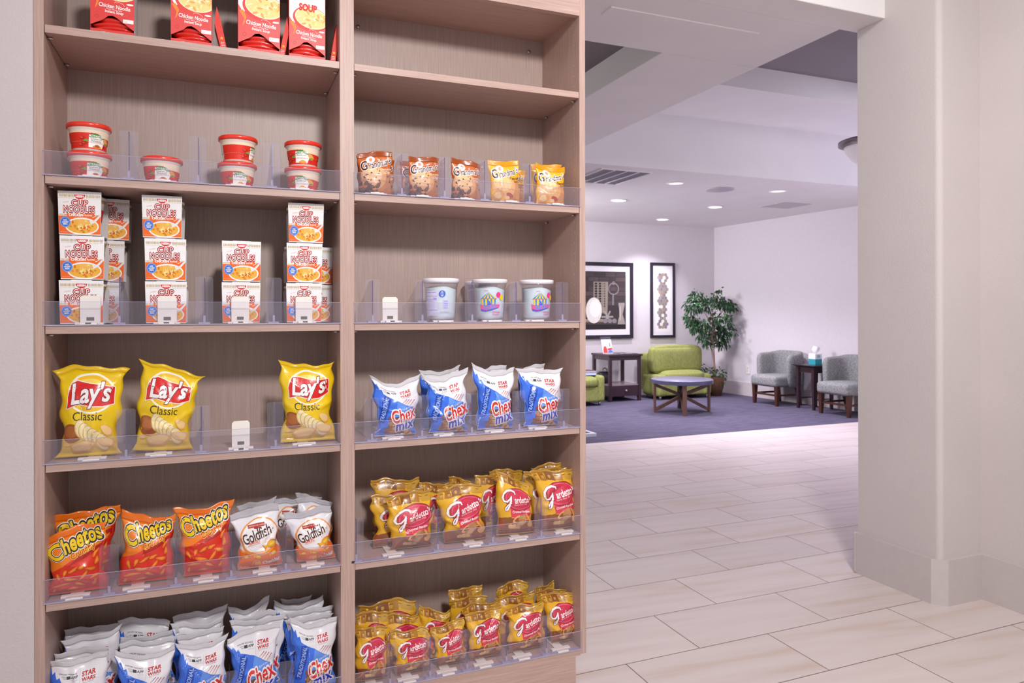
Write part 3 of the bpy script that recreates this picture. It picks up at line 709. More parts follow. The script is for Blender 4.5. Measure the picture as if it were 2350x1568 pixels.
def tile_material():
    m = bpy.data.materials.new('porcelain_floor_tiles'); m.use_nodes = True; N, L = nodes(m); s = N['Principled BSDF']
    geo = N.new('ShaderNodeNewGeometry'); sep = N.new('ShaderNodeSeparateXYZ'); L.new(geo.outputs['Position'], sep.inputs[0])
    def M(op, a, b=None, c=None):
        n = N.new('ShaderNodeMath'); n.operation = op
        for i, x in enumerate((a, b, c)):
            if x is None: continue
            if isinstance(x, (int, float)): n.inputs[i].default_value = x
            else: L.new(x, n.inputs[i])
        return n.outputs[0]
    v = M('DIVIDE', M('SUBTRACT', sep.outputs['Y'], 2.407 - .2945 * 20), .2945); row = M('FLOOR', v); fv = M('SUBTRACT', v, row)
    par = M('MODULO', row, 2.)
    u = M('DIVIDE', M('ADD', M('SUBTRACT', sep.outputs['X'], 1.8785 - .607 * 20), M('MULTIPLY', par, .3035)), .607)
    colm = M('FLOOR', u); fu = M('SUBTRACT', u, colm)
    gx = M('MINIMUM', fu, M('SUBTRACT', 1., fu)); gy = M('MINIMUM', fv, M('SUBTRACT', 1., fv))
    gd = M('MINIMUM', M('MULTIPLY', gx, .607), M('MULTIPLY', gy, .2945))
    grout = M('LESS_THAN', gd, .0019)
    cmb = N.new('ShaderNodeCombineXYZ'); L.new(colm, cmb.inputs[0]); L.new(row, cmb.inputs[1])
    wn = N.new('ShaderNodeTexWhiteNoise'); L.new(cmb.outputs[0], wn.inputs['Vector'])
    # soft veins running along each tile, different on every tile
    cv = N.new('ShaderNodeCombineXYZ'); L.new(M('ADD', M('MULTIPLY', sep.outputs['X'], 1.6), M('MULTIPLY', wn.outputs['Value'], 37.)), cv.inputs[0])
    L.new(M('ADD', M('MULTIPLY', sep.outputs['Y'], 16.), M('MULTIPLY', sep.outputs['X'], 1.5)), cv.inputs[1]); L.new(M('MULTIPLY', wn.outputs['Value'], 11.), cv.inputs[2])
    ns = N.new('ShaderNodeTexNoise'); ns.inputs['Scale'].default_value = 1.; ns.inputs['Detail'].default_value = 5; L.new(cv.outputs[0], ns.inputs['Vector'])
    r = N.new('ShaderNodeValToRGB'); e = r.color_ramp.elements
    e[0].position = .30; e[0].color = (*srgb('#D3BEB0'), 1); e[1].position = .62; e[1].color = (*srgb('#DED1CE'), 1)
    x = r.color_ramp.elements.new(.44); x.color = (*srgb('#D9CAC6'), 1)
    L.new(ns.outputs['Fac'], r.inputs[0])
    hv = N.new('ShaderNodeHueSaturation'); hv.inputs['Saturation'].default_value = .9; L.new(r.outputs[0], hv.inputs['Color'])
    L.new(M('ADD', .965, M('MULTIPLY', wn.outputs['Value'], .06)), hv.inputs['Value'])
    mx = N.new('ShaderNodeMix'); mx.data_type = 'RGBA'; L.new(grout, mx.inputs[0]); L.new(hv.outputs[0], mx.inputs[6]); mx.inputs[7].default_value = (*srgb('#7C6A62'), 1)
    L.new(mx.outputs[2], s.inputs['Base Color']); s.inputs['Roughness'].default_value = .38; s.inputs['Specular IOR Level'].default_value = .35
    bp = N.new('ShaderNodeBump'); bp.inputs['Strength'].default_value = .5; bp.inputs['Distance'].default_value = .001; bp.invert = True
    L.new(grout, bp.inputs['Height']); L.new(bp.outputs[0], s.inputs['Normal'])
    return m
def carpet_material():
    m = bpy.data.materials.new('streaked_carpet'); m.use_nodes = True; N, L = nodes(m); s = N['Principled BSDF']
    tc = N.new('ShaderNodeTexCoord'); mp = N.new('ShaderNodeMapping'); mp.inputs['Scale'].default_value = (2.2, 26, 1); L.new(tc.outputs['Object'], mp.inputs[0])
    n = N.new('ShaderNodeTexNoise'); n.inputs['Scale'].default_value = 1.6; n.inputs['Detail'].default_value = 8; n.inputs['Roughness'].default_value = .75; L.new(mp.outputs[0], n.inputs['Vector'])
    r = N.new('ShaderNodeValToRGB'); e = r.color_ramp.elements; e[0].position = .35; e[0].color = (*srgb('#464253'), 1); e[1].position = .66; e[1].color = (*srgb('#706A80'), 1)
    L.new(n.outputs['Fac'], r.inputs[0]); L.new(r.outputs[0], s.inputs['Base Color']); s.inputs['Roughness'].default_value = .95; s.inputs['Specular IOR Level'].default_value = .1
    bp = N.new('ShaderNodeBump'); bp.inputs['Strength'].default_value = .5; bp.inputs['Distance'].default_value = .004
    n2 = N.new('ShaderNodeTexNoise'); n2.inputs['Scale'].default_value = 300; L.new(tc.outputs['Object'], n2.inputs['Vector'])
    L.new(n2.outputs['Fac'], bp.inputs['Height']); L.new(bp.outputs[0], s.inputs['Normal'])
    return m
def struct(name, mb, mats, bevel=0):
    o = mb.build(name, mats, None, bevel); o['kind'] = 'structure'; return o
struct('floor', MB().box((-4, -3, -.1), (9.5, YC, 0)), tile_material())
struct('floor', MB().box((-4, YC, -.1), (9.5, Yb + .1, .002)), carpet_material())
# the niche wall the shelves are set into, and the wall going back behind them
struct('wall_left', MB().box((-4, 1.925, 0), (-.4004, 2.35, 3.3)), PAINT)
struct('wall_niche', MB().box((-.4004, 2.225, 0), (1.0, 2.35, 3.3)), PAINT)
struct('wall_back', MB().box((-4, Yb, 0), (Xr + .2, Yb + .1, 3.3)), WALLPAPER)
wallx = lambda Y: Xr + .07 * (Yb - Y)
def wp(o, y0, y1, dx=0.): return [(wallx(y1)-dx, y1, 0), (wallx(y0)-dx, y0, 0), (wallx(y0)+o, y0, 0), (wallx(y1)+o, y1, 0)]
struct('wall_right', MB().prism(wp(.2, 6.35, Yb), (0, 0, 3.3)), WALLPAPER)
struct('wall_jog', MB().prism(wp(.2, 5.3, 6.3499, .02), (0, 0, 3.3)), WALLPAPER)
struct('baseboard_right', MB().prism(wp(-.001, 6.35, Yb, .018), (0, 0, .19)).prism(wp(-.021, 5.3, 6.35, .038), (0, 0, .19)), BASEL, .004)
struct('baseboard_back', MB().box((1.0, Yb - .018, .002), (Xr - .02, Yb, .19)), BASEL, .004)
# wing wall with the rounded corner on the right
px0, py0, py1, pxw = 2.704, 2.042, 2.447, 2.945
def rounded(x0, y0, x1, y1, r, n=6):
    pts = [(x1, y1), (x0, y1)]
    for i in range(n + 1):
        a = math.pi + (math.pi / 2) * i / n; pts.append((x0 + r + r * math.cos(a), y0 + r + r * math.sin(a)))
    return pts + [(x1, y0)]
pp = rounded(px0, py0, 3.4, py1, .022)
struct('wall_pillar', MB().prism([(x, y, 0) for x, y in pp], (0, 0, 3.4)), PAINT)
struct('wall_corridor', MB().box((pxw, -3, 0), (3.4, py0, 3.4)), PAINT)
b = .016; cz = .185; k = .03
bb = [(px0 - b, py1), (px0 - b, py0 + k), (px0 + k - .004, py0 - b), (pxw - b, py0 - b), (pxw - b, -3), (pxw, -3), (pxw, py0), (px0 + .02, py0), (px0, py0 + .02), (px0, py1)]
struct('baseboard_corridor', MB().prism([(x, y, 0.0) for x, y in bb], (0, 0, cz)), BASEP, .005)
struct('baseboard_pillar', MB().box((px0 - b, py1, 0), (3.4, py1 + b, cz)), BASEP, .005)
# ceilings: beams at Zm, a recess on the left, the raised tray on the right
Yh = 2.30
xl, xr_ = 2.03, 2.62
ZL = onX(1346, 167, xl)[2]
struct('ceiling_beam', MB().box((-4, Yh, Zm), (9.5, 2.47, 3.3)).box((-4, 2.47, Zm), (xr_, 3.02, 3.3)).box((xl, 3.02, Zm), (xr_, Yd, 3.3)), PAINTC, .004)
struct('ceiling_corridor', MB().box((-4, -3, 3.02), (9.5, Yh, 3.3)), PAINTC)
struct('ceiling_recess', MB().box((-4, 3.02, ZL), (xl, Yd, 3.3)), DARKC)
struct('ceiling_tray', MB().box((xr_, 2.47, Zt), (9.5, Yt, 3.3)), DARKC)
struct('ceiling_soffit', MB().box((xr_, Yt, Zs), (9.5, Yd, 3.3)), PAINTC)
struct('ceiling_lounge', MB().box((-4, Yd, Zc), (9.5, Yb, 3.3)), PAINTC)
# ceiling fittings of the lounge
VENTG = pm('vent_grey', '#7E7886', .6)
def vent(c, sx, sy, label, dark=True):
    t = thing('ceiling_vent', label, 'vent', (c[0], c[1], Zc))
    MB().box((c[0]-sx/2, c[1]-sy/2, Zc-(.006 if dark else .002)), (c[0]+sx/2, c[1]+sy/2, Zc-.0005)).build('backing', VENTG if dark else BASEL, t)
    for i in range(5 if dark else 2):
        x = c[0] - sx/2 + sx * i / (4 if dark else 1)
        if dark: MB().box((x-.006, c[1]-sy/2, Zc-.014), (x+.006, c[1]+sy/2, Zc-.004)).build('slat', WHITEP, t)
    f = .015
    mb = MB()
    for a, b_ in (((c[0]-sx/2-f, c[1]-sy/2-f), (c[0]-sx/2, c[1]+sy/2+f)), ((c[0]+sx/2, c[1]-sy/2-f), (c[0]+sx/2+f, c[1]+sy/2+f)), ((c[0]-sx/2, c[1]-sy/2-f), (c[0]+sx/2, c[1]-sy/2)), ((c[0]-sx/2, c[1]+sy/2), (c[0]+sx/2, c[1]+sy/2+f))):
        mb.box((*a, Zc-(.01 if dark else .002)), (*b_, Zc-.0003))
    mb.build('frame', PAINTC, t)
v1 = onZ(1400, 406, Zc); vent(v1, .50, .62, 'rectangular ceiling vent with dark slots above the sitting area')
v2 = onZ(1805, 474, Zc); vent(v2, .42, .42, 'pale square ceiling diffuser near the right wall', False)
spk = onZ(1653, 436.5, Zc)
t = thing('ceiling_speaker', 'round grey speaker grille set flush in the lounge ceiling', 'speaker', (spk[0], spk[1], Zc))
MB().lathe([(.13, -.006), (.125, -.010), (0.001, -.012)], (spk[0], spk[1], Zc), 32, cap=False).build('grille', pm('grille', '#BDB7C2', .7), t)
MB().lathe([(.128, -.0005), (.145, -.0005), (.145, -.008), (.128, -.010)], (spk[0], spk[1], Zc), 32, cap=False).build('rim', BASEL, t)
GLOW = pm('lamp_glow', '#FFFFFF', .5, emis='#FFF6FF', estr=9)
DIM = pm('lamp_reflector', '#F4ECEC', .2, emis='#FFF0E4', estr=.9)
def downlight(px, py, label, on=True, power=105):
    c = onZ(px, py, Zc); t = thing('recessed_downlight', label, 'ceiling light', (c[0], c[1], Zc), None)
    MB().lathe([(.075, -.0005), (.092, -.0005), (.092, -.006), (.078, -.009), (.072, -.004)], (c[0], c[1], Zc), 32, cap=False).build('trim_ring', WHITEP, t)
    MB().lathe([(.0745, -.003), (.001, -.003)], (c[0], c[1], Zc), 32, cap=False).build('bulb', GLOW if on else DIM, t)
    l = bpy.data.lights.new('downlight', 'SPOT'); l.energy = power; l.spot_size = math.radians(115); l.spot_blend = .8; l.shadow_soft_size = .05; l.color = srgb('#F6EEFF')
    o = bpy.data.objects.new('lamp_light', l); COL.objects.link(o); o.parent = t; o.location = (0, 0, -.02)
downlight(1422, 461, 'glowing recessed downlight over the dark side table, left of the lit ones')
downlight(1522, 505, 'glowing recessed downlight closest to the picture wall, above the narrow picture', power=140)
downlight(1643, 477, 'glowing recessed downlight nearest the corner plant', power=140)
downlight(1552, 422, 'dim recessed downlight beside the round speaker grille', False, 75)
downlight(1787, 441, 'dim recessed downlight near the pale square diffuser', False, 135)
# bowl pendant half hidden by the pillar
pc = onY(1985, 340, 3.9)
t = thing('pendant_lamp', 'hanging bowl lamp with grey rim, half hidden by the wall corner', 'lamp', (pc[0], pc[1], pc[2]))
zc = onY(1965, 330, 3.9)[2]
rB = .235; cB = np.array([onY(1950, 340, 3.9)[0] + rB, 3.9, zc - .005])
MB().lathe([(.02, -.16), (.09, -.145), (.15, -.10), (.19, -.04), (.20, 0), (.19, 0), (.13, -.09)], cB, 40, cap=False).build('glass_bowl', pm('opal_glass', '#F4EEF4', .3, emis='#FFF6FA', estr=.15), t)
MB().lathe([(.198, -.012), (rB, .004), (rB, .03), (.205, .04), (.198, .03)], cB, 40, cap=False).build('rim', pm('rim_grey', '#9A9096', .4, metal=.6), t)
MB().tube([cB + np.array([0, 0, -.02]), (cB[0], cB[1], Zt)], .010).build('stem', STEEL, t)
# linear air slot in the beam
a0 = onZ(1394, 24, Zm); a1 = onZ(1748, 76, Zm)
t = thing('ceiling_air_slot', 'long painted-over access strip in the ceiling beam above the shelf end', 'vent', (a0[0], a0[1], Zm))
MB().box((a0[0], a0[1]-.045, Zm-.006), (a1[0], a0[1]+.045, Zm+.001)).build('cover_plate', PAINTC, t, .003)
# wall sockets
def outlet(c, nrm, label, parent_label=None):
    t = thing('wall_outlet', label, 'socket', c); c = np.array(c); n = np.array(nrm, float); s = np.cross(n, [0, 0, 1.])
    MB().obox(c + n*.004, s*.035, n*.004, np.array([0,0,.058])).build('face_plate', CREAM, t, .002)
    for dz in (-.022, .022): MB().obox(c + n*.0085 + np.array([0,0,dz]), s*.014, n*.0012, np.array([0,0,.016])).build('receptacle', pm('receptacle', '#DCD4CC', .4), t, .002)
oc = onX(1717, 851, Xr + .05); outlet((wallx(oc[1]) - .001, oc[1], oc[2]), (-1, 0, 0), 'cream wall socket left of the grey armchair in the lounge')
ob = onY(1395, 850, Yb); outlet((ob[0], Yb, ob[2]), (0, -1, 0), 'cream wall socket seen behind the dark side table')

# ---------------------------------------------------------------- the shelf cabinet
YF, YB = 1.93, 2.20
XL0, XL1, XD0, XD1, XR0, XR1 = -.400, -.380, .290, .327, 1.003, 1.0225
ZT = 2.62
SH = [1.866, 1.518, 1.170, .850, .529]; DECK = .178; TH = .0185
root = thing('shelf_cabinet', 'tall open two-bay shelf unit in greyish brown wood laminate', 'shelf unit', (.31, 2.05, 0))
MB().box((XL0, YF, .0), (XL1, YB, ZT)).build('side_panel', WOODV, root)
MB().box((XR0, YF, .164), (XR1, YB, ZT)).build('side_panel', WOODV, root)
MB().box((XD0, YF, .160), (XD1, YB, ZT)).build('center_panel', WOODV, root)
MB().box((XL0, YB, 0.0), (XR1, YB + .012, ZT)).build('back_panel', WOODB, root)
MB().box((XD1 , YF, 2.097), (XR0, YF + .02, ZT)).build('top_rail', WOODH, root)
MB().box((XD1, YF + .02, 2.110), (XR0, YB, 2.13)).build('top_panel', WOODH, root)
MB().box((XL1, YF, 2.097), (XD0, YF + .02, ZT)).build('top_rail', WOODH, root)
MB().box((XL1, YF + .02, 2.110), (XD0, YB, 2.13)).build('top_panel', WOODH, root)
MB().box((XL1, YF, 0.0), (.987, YB - .01, .160)).build('plinth', WOODH, root)
MB().box((XL1, YF, .160), (XD0, YB, DECK)).build('bottom_shelf', WOODH, root)
MB().box((XD1, YF, .160), (XR0, YB, DECK)).build('bottom_shelf', WOODH, root)
for z in SH:
    for x0, x1 in ((XL1 + .0015, XD0 - .001), (XD1 + .001, XR0 - .001)):
        s = MB().box((x0, YF + .001, z - TH), (x1, YB, z)).build('shelf', WOODH, root, .0006)
        for xx, d in ((x0, 1), (x1, -1)):
            for yy in (YF + .03, YB - .045):
                MB().tube([(xx - d*.001, yy, z-TH-.0035), (xx + d*.011, yy, z-TH-.0035)], .0026).build('shelf_pin', STEEL, s)
HOLE = pm('pin_hole_liner', '#D8C8C4', .4)
for xx, d in ((XL1, 1), (XD0, -1), (XD1, 1), (XR0, -1)):
    mb = MB()
    for yy in (YF + .035, YB - .04):
        z = .26
        while z < 2.08:
            mb.lathe([(.0022, 0), (.0001, .0001)], (0, 0, 0), 6, cap=False)
            k0 = len(mb.v) - 12
            for q in range(k0, len(mb.v)): v = mb.v[q]; mb.v[q] = (xx + d * (.0003 + v[2]), yy + v[0], z + v[1])
            z += .032
    o = mb.build('pin_holes', HOLE, root); o['kind'] = 'stuff'
for p in ((824, 60), (1215.5, 119.5)):
    c = onY(*p, YB); mb = MB(); mb.tube([(c[0], YB, c[2]), (c[0], YB - .004, c[2])], [.0062, .0055], 14); mb.build('screw_head', STEEL, root)

# ---------------------------------------------------------------- clear fences, dividers and pushers on the shelves
names = {1.518: 'second', 1.170: 'third', .850: 'fourth', .529: 'fifth', DECK: 'bottom'}
def fence(z, x0, x1, bay):
    t = thing('shelf_fence', f'clear plastic front strip along the {names[z]} shelf of the {bay} bay', 'shelf fence', ((x0+x1)/2, YF, z), 'clear strips along the shelf fronts')
    MB().box((x0 - .002, YF - .003, z + .001), (x1 + .002, YF - .0012, z + .056)).build('front_lip', ACR, t)
    MB().box((x0 - .002, YF - .0034, z + .0002), (x1 + .002, YF + .016, z + .0026)).build('base_strip', ACRE, t)
    MB().box((x0 - .002, YF - .0031, z + .0561), (x1 + .002, YF - .0011, z + .0569)).build('polished_edge', ACRE, t)
for z in SH[1:] + [DECK]:
    fence(z, XL1 - .001, XD0, 'left'); fence(z, XD1, XR0 + .001, 'right')
ordn = ['leftmost', 'second from the left', 'third from the left', 'fourth from the left', 'fifth from the left', 'sixth from the left', 'seventh from the left']
YP = YF + .004
def divider(z, px, bay, i):
    y_ = CY - (z + .06 - H) * 900; x = onY(px, y_, YP)[0]; zz = z + .0028
    t = thing('shelf_divider', f"clear plastic divider, {ordn[i]} on the {bay} bay's {names[z]} shelf", 'shelf divider', (x, YP, z), 'clear dividers standing between the products')
    w = .0205; r = .004; h = .117
    pts = [(x-w, YP, zz), (x+w, YP, zz), (x+w, YP, zz+h-r), (x+w-r, YP, zz+h), (x-w+r, YP, zz+h), (x-w, YP, zz+h-r)]
    MB().prism(pts, (0, .0016, 0)).build('front_plate', ACR, t)
    pts = [(x, YP+.0016, zz), (x, YB-.03, zz), (x, YB-.03, zz+.045), (x, YB-.10, zz+.060), (x, YP+.05, zz+h-.004), (x, YP+.0016, zz+h-.004)]
    MB().prism(pts, (.0014, 0, 0)).build('side_wall', ACR, t)
    MB().box((x-.0003, YP-.0004, zz+.018), (x+.0017, YP+.0003, zz+h-.003)).build('wall_edge', pm('divider_edge', '#5A5680', .3), t)
    MB().box((x-.013, YP-.004, zz-.0025), (x+.013, YP+.012, zz+.004)).build('foot_clip', ACRE, t)
    MB().box((x-.0025, YP-.003, zz+.004), (x+.003, YP, zz+.020)).build('foot_rib', ACRE, t)
def pusher(z, px, bay, i, up, ypad=None):
    y_ = CY - (z - H) * 900; x = onY(px, y_, YP)[0]; zz = z + .0028
    t = thing('product_pusher', f"cream pusher{' with raised paddle' if up else ' foot'}, {ordn[i]} on the {bay} bay's {names[z]} shelf", 'product pusher', (x, YP, z), 'cream product pushers')
    mb = MB(); mb.box((x-.018, YF-.002, zz-.001), (x+.018, YP+.010, zz+.0038)); mb.box((x-.030, YP+.010, zz-.001), (x+.030, YP+.024, zz+.0045))
    mb.build('base_clip', CREAM, t, .0012); MB().box((x-.006, YF-.0025, zz+.0012), (x+.006, YP+.002, zz+.0046)).build('latch', DARKSLOT if up else CREAM, t, .0005)
    MB().box((x-.014, YP+.024, zz-.001), (x+.014, YB-.03, zz+.0006)).build('track', CREAM, t)
    if up:
        yy = YP + .026; r = .005; w = .0215; h = .069
        pts = [(x-w*.97, yy, zz+.003), (x+w*.97, yy, zz+.003), (x+w, yy, zz+h*.5), (x+w, yy, zz+h-r), (x+w-r, yy, zz+h), (x-w+r, yy, zz+h), (x-w, yy, zz+h-r), (x-w, yy, zz+h*.5)]
        MB().prism(pts, (0, .003, 0)).build('paddle', CREAM, t, .0008)
        MB().box((x-.008, yy-.001, zz+.009), (x+.008, yy+.0005, zz+.017)).build('paddle_slot', DARKSLOT, t)
DV = {(1.518,'left'): [297,456,625], (1.518,'right'): [923,1021,1113,1216], (1.170,'left'): [274,469,628], (1.170,'right'): [855,969,1083,1184,1290],
      (.850,'left'): [288,460,631], (.850,'right'): [852,967,1081,1190,1292], (.529,'left'): [248,401,528,653], (.529,'right'): [815,1002,1128,1239],
      (DECK,'left'): [255,385,522,652], (DECK,'right'): [891,983,1068,1158,1250]}
PS = {(1.518,'left'): [211,375,548,695], (1.518,'right'): [866,970,1070,1174,1280], (1.170,'left'): [203,382,552,700], (1.170,'right'): [900,1020,1133,1231],
      (.850,'left'): [208,362,552,698], (.850,'right'): [903,1020,1137,1237], (.529,'left'): [168,309,470,606,717], (.529,'right'): [903,1087,1192,1297],
      (DECK,'right'): [853,936,1025,1110,1199,1288]}
UP = {(1.170,'left'): [0,1,2,3], (1.170,'right'): [0], (.850,'left'): [2]}
for (z, bay), xs in DV.items():
    for i, x in enumerate(xs): divider(z, x, bay, i)
for (z, bay), xs in PS.items():
    for i, x in enumerate(xs): pusher(z, x, bay, i, i in UP.get((z, bay), []))

# ---------------------------------------------------------------- crisp bags, fourth shelf of the left bay
Z4, Z5, Z3, Z2, Z1 = .850, .529, 1.170, 1.518, 1.866
YEL = film('#F2CB12'); CH = art_chips()
def crisps(label, seed, **k): packet('crisp_bag', label, 'crisp bag', 'yellow crisp bags on the fourth shelf', Z4, 1.988, bodymat=YEL, sealmat=film('#E9BE10'), art=CH, seed=seed, T=.062, seal=.045, **k)
crisps('yellow crisp bag nearest the left wall, its wide top corners spread evenly', 11, TL=(119,846), TR=(298,846), TM=-11, BL=(122,1049), BR=(281,1045), LM=(143,950), RM=(272,945))
crisps('yellow crisp bag with its top sloping down to the right, second of three', 12, TL=(317,819), TR=(472,861), TM=1, BL=(301,1030), BR=(443,1034), LM=(320,925), RM=(441,935))
crisps('yellow crisp bag with a notched top at the right end of its shelf', 13, TL=(637,820), TR=(768,826), TM=14, BL=(641,1021), BR=(769,1015), LM=(648,920), RM=(760,915))

# ---------------------------------------------------------------- orange puff bags and white cracker bags, fifth shelf
ORG = film('#F2801A'); PF = art_puffs()
def puffs(label, seed, y0=1.985, only=None, **k): packet('cheese_puff_bag', label, 'snack bag', 'orange and red cheese puff bags', Z5, y0, bodymat=ORG, sealmat=film('#EE7412'), art=PF, seed=seed, only=only, T=.055, seal=.10, **k)
puffs('orange and red puff bag leaning in front at the far left of the fifth shelf', 21, y0=1.975, TL=(93,1232), TR=(244,1192), TM=-6, BL=(104,1367), BR=(247,1352), LM=(112,1300), RM=(237,1272))
puffs('orange puff bag half hidden behind the leftmost one', 22, y0=2.045, TL=(114,1184), TR=(276,1156), TM=-3, BL=(130,1352), BR=(262,1340))
puffs('orange puff bag with a sagging top, beside the leftmost pair', 23, TL=(278,1163), TR=(402,1177), TM=12, BL=(268,1353), BR=(398,1337), LM=(279,1260), RM=(394,1250))
puffs('orange puff bag with raised upper right corner, next to the white cracker bags', 24, TL=(394,1166), TR=(537,1144), TM=6, BL=(416,1324), BR=(530,1316), LM=(413,1240), RM=(524,1230))
WHT = film('#EDEAF0'); SIL = pm('crimped_seal_grey', '#C9C6CE', .35, coat=.2, bump=.5, bscale=300, stretch=(1, 1, 8)); FI = art_fish()
def crackers(label, seed, y0=1.985, only=None, **k): packet('cracker_bag', label, 'snack bag', 'white and orange cracker bags', Z5, y0, bodymat=WHT, sealmat=SIL, art=FI, seed=seed, only=only, T=.052, seal=.09, **k)
crackers('front white and orange cracker bag next to the orange puff bags', 31, TL=(524,1181), TR=(636,1151), TM=-3, BL=(543,1321), BR=(645,1307), LM=(543,1245), RM=(637,1230))
crackers('front white and orange cracker bag at the right end of the fifth shelf', 32, TL=(648,1179), TR=(758,1158), TM=0, BL=(680,1299), BR=(768,1292), LM=(672,1240), RM=(757,1225))
crackers('cracker bag peeking over the front one beside the puff bags', 33, y0=2.05, TL=(540,1160), TR=(634,1139), BL=(552,1310), BR=(636,1296))
crackers('cracker bag with a grey top, between and behind the two front cracker bags', 34, y0=2.10, TL=(616,1146), TR=(700,1139), BL=(630,1290), BR=(694,1284))
crackers('tallest cracker bag standing behind the right-hand one', 35, y0=2.05, TL=(673,1140), TR=(764,1150), TM=-4, BL=(680,1290), BR=(762,1281))
crackers('rearmost cracker bag in the right corner of the fifth shelf', 36, y0=2.12, TL=(675,1128), TR=(738,1140), BL=(680,1275), BR=(735,1270))

# ---------------------------------------------------------------- blue and white snack mix bags
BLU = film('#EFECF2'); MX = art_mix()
RIB = pm('ribbed_white_seal', '#E9E6EC', .35, coat=.2, bump=.6, bscale=260, stretch=(1, 1, 9))
def mixbag(label, seed, zs, y0=1.985, only=None, T=.05, group='blue and white snack mix bags', **k):
    packet('snack_mix_bag', label, 'snack bag', group, zs, y0, bodymat=BLU, sealmat=RIB, art=MX, seed=seed, only=only, T=T, seal=.07, **k)
g4 = 'blue and white snack mix bags on the fourth shelf'
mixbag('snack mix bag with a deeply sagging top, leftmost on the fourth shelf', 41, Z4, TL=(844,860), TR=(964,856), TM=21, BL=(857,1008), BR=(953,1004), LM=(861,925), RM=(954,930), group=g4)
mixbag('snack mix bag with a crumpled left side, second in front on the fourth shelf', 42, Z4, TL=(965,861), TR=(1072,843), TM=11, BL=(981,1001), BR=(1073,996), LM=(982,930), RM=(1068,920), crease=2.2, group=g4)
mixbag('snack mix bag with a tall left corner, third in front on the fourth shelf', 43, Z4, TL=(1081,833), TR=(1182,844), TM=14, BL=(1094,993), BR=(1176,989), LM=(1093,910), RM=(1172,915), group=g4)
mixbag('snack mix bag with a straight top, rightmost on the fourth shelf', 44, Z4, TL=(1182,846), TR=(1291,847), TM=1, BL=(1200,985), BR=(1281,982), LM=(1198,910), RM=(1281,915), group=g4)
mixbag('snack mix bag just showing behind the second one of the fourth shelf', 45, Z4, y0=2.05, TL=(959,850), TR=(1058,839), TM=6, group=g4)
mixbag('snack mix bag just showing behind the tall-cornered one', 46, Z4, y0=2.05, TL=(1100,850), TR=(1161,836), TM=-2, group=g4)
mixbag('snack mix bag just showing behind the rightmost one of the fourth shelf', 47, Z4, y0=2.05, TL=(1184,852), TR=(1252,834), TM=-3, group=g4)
gb = 'blue and white snack mix bags crowding the bottom shelf'
bm_ = [  # seed, y0, TL, TR, TM, where
 (51,1.985,(107,1516),(248,1487),5,'front row, against the left side panel'),
 (52,1.985,(258,1486),(398,1476),20,'front row, second from the left, its top dipping in the middle'),
 (53,1.985,(398,1470),(522,1447),18,'front row, middle one'),
 (54,1.985,(518,1465),(640,1427),-9,'front row, fourth from the left, with an arched top'),
 (55,1.985,(661,1416),(772,1410),16,'front row, against the centre panel'),
 (56,2.020,(121,1494),(247,1478),0,'second row, behind the leftmost front bag'),
 (57,2.022,(268,1476),(400,1462),-4,'second row, behind the dipping front bag'),
 (58,2.022,(400,1457),(512,1432),2,'second row, behind the middle front bag'),
 (59,2.022,(523,1424),(653,1407),4,'second row, behind the arched front bag'),
 (60,2.020,(648,1422),(762,1402),3,'second row, behind the bag by the centre panel'),
 (61,2.055,(136,1464),(279,1430),6,'third row, farthest left'),
 (62,2.055,(272,1462),(408,1438),4,'third row, second from the left'),
 (63,2.055,(387,1426),(510,1416),6,'third row, middle one'),
 (64,2.058,(545,1424),(635,1397),-4,'third row, right of the middle'),
 (65,2.055,(652,1407),(763,1388),-2,'third row, by the centre panel'),
 (66,2.095,(144,1443),(276,1430),-4,'back row, farthest left'),
 (67,2.095,(266,1424),(388,1426),-12,'back row, second from the left, with a humped top'),
 (68,2.100,(393,1410),(520,1384),4,'back row, middle one'),
 (69,2.095,(520,1392),(616,1364),14,'back row, with one high pointed corner'),
 (70,2.095,(626,1378),(740,1363),16,'back row, by the centre panel, top sagging deeply'),
 (71,2.135,(640,1372),(714,1362),6,'rearmost, only a white corner showing by the centre panel')]
for sd, y0, tl, tr, tm, w in bm_:
    mixbag('blue-white bag, bottom shelf, ' + w, sd, DECK, y0=y0, TL=tl, TR=tr, TM=tm, T=.034 if y0 > 2 else .045, group=gb)

# ---------------------------------------------------------------- golden rye mix bags
GLD = film('#E8B02A'); RY = art_rye(); GS = film('#B98A3A')
def rye(label, seed, zs, y0=1.985, T=.046, only=None, group=None, crease=1.7, **k):
    packet('rye_snack_bag', label, 'snack bag', group, zs, y0, bodymat=GLD, sealmat=GS, art=RY, seed=seed, only=only, T=T, seal=.05, crease=crease, **k)
gr = 'golden rye snack bags on the fifth shelf'
rye('golden rye snack bag standing leftmost in front on the fifth shelf', 81, Z5, TL=(876,1142), TR=(993,1121), TM=-3, BL=(889,1271), BR=(992,1257), LM=(892,1205), RM=(987,1190), group=gr)
rye('golden rye snack bag second in front on the fifth shelf', 82, Z5, TL=(998,1123), TR=(1104,1109), TM=-3, BL=(1019,1253), BR=(1113,1240), LM=(1012,1190), RM=(1104,1170), group=gr)
rye('golden rye snack bag with a folded upper edge, third in front on the fifth shelf', 83, Z5, TL=(1137,1081), TR=(1216,1116), TM=-2, BL=(1137,1229), BR=(1225,1229), LM=(1138,1150), RM=(1216,1165), crease=1.4, group=gr)
rye('golden rye snack bag at the right end of the front row on the fifth shelf', 84, Z5, TL=(1210,1083), TR=(1315,1078), TM=-2, BL=(1238,1229), BR=(1325,1218), LM=(1234,1150), RM=(1316,1145), group=gr)
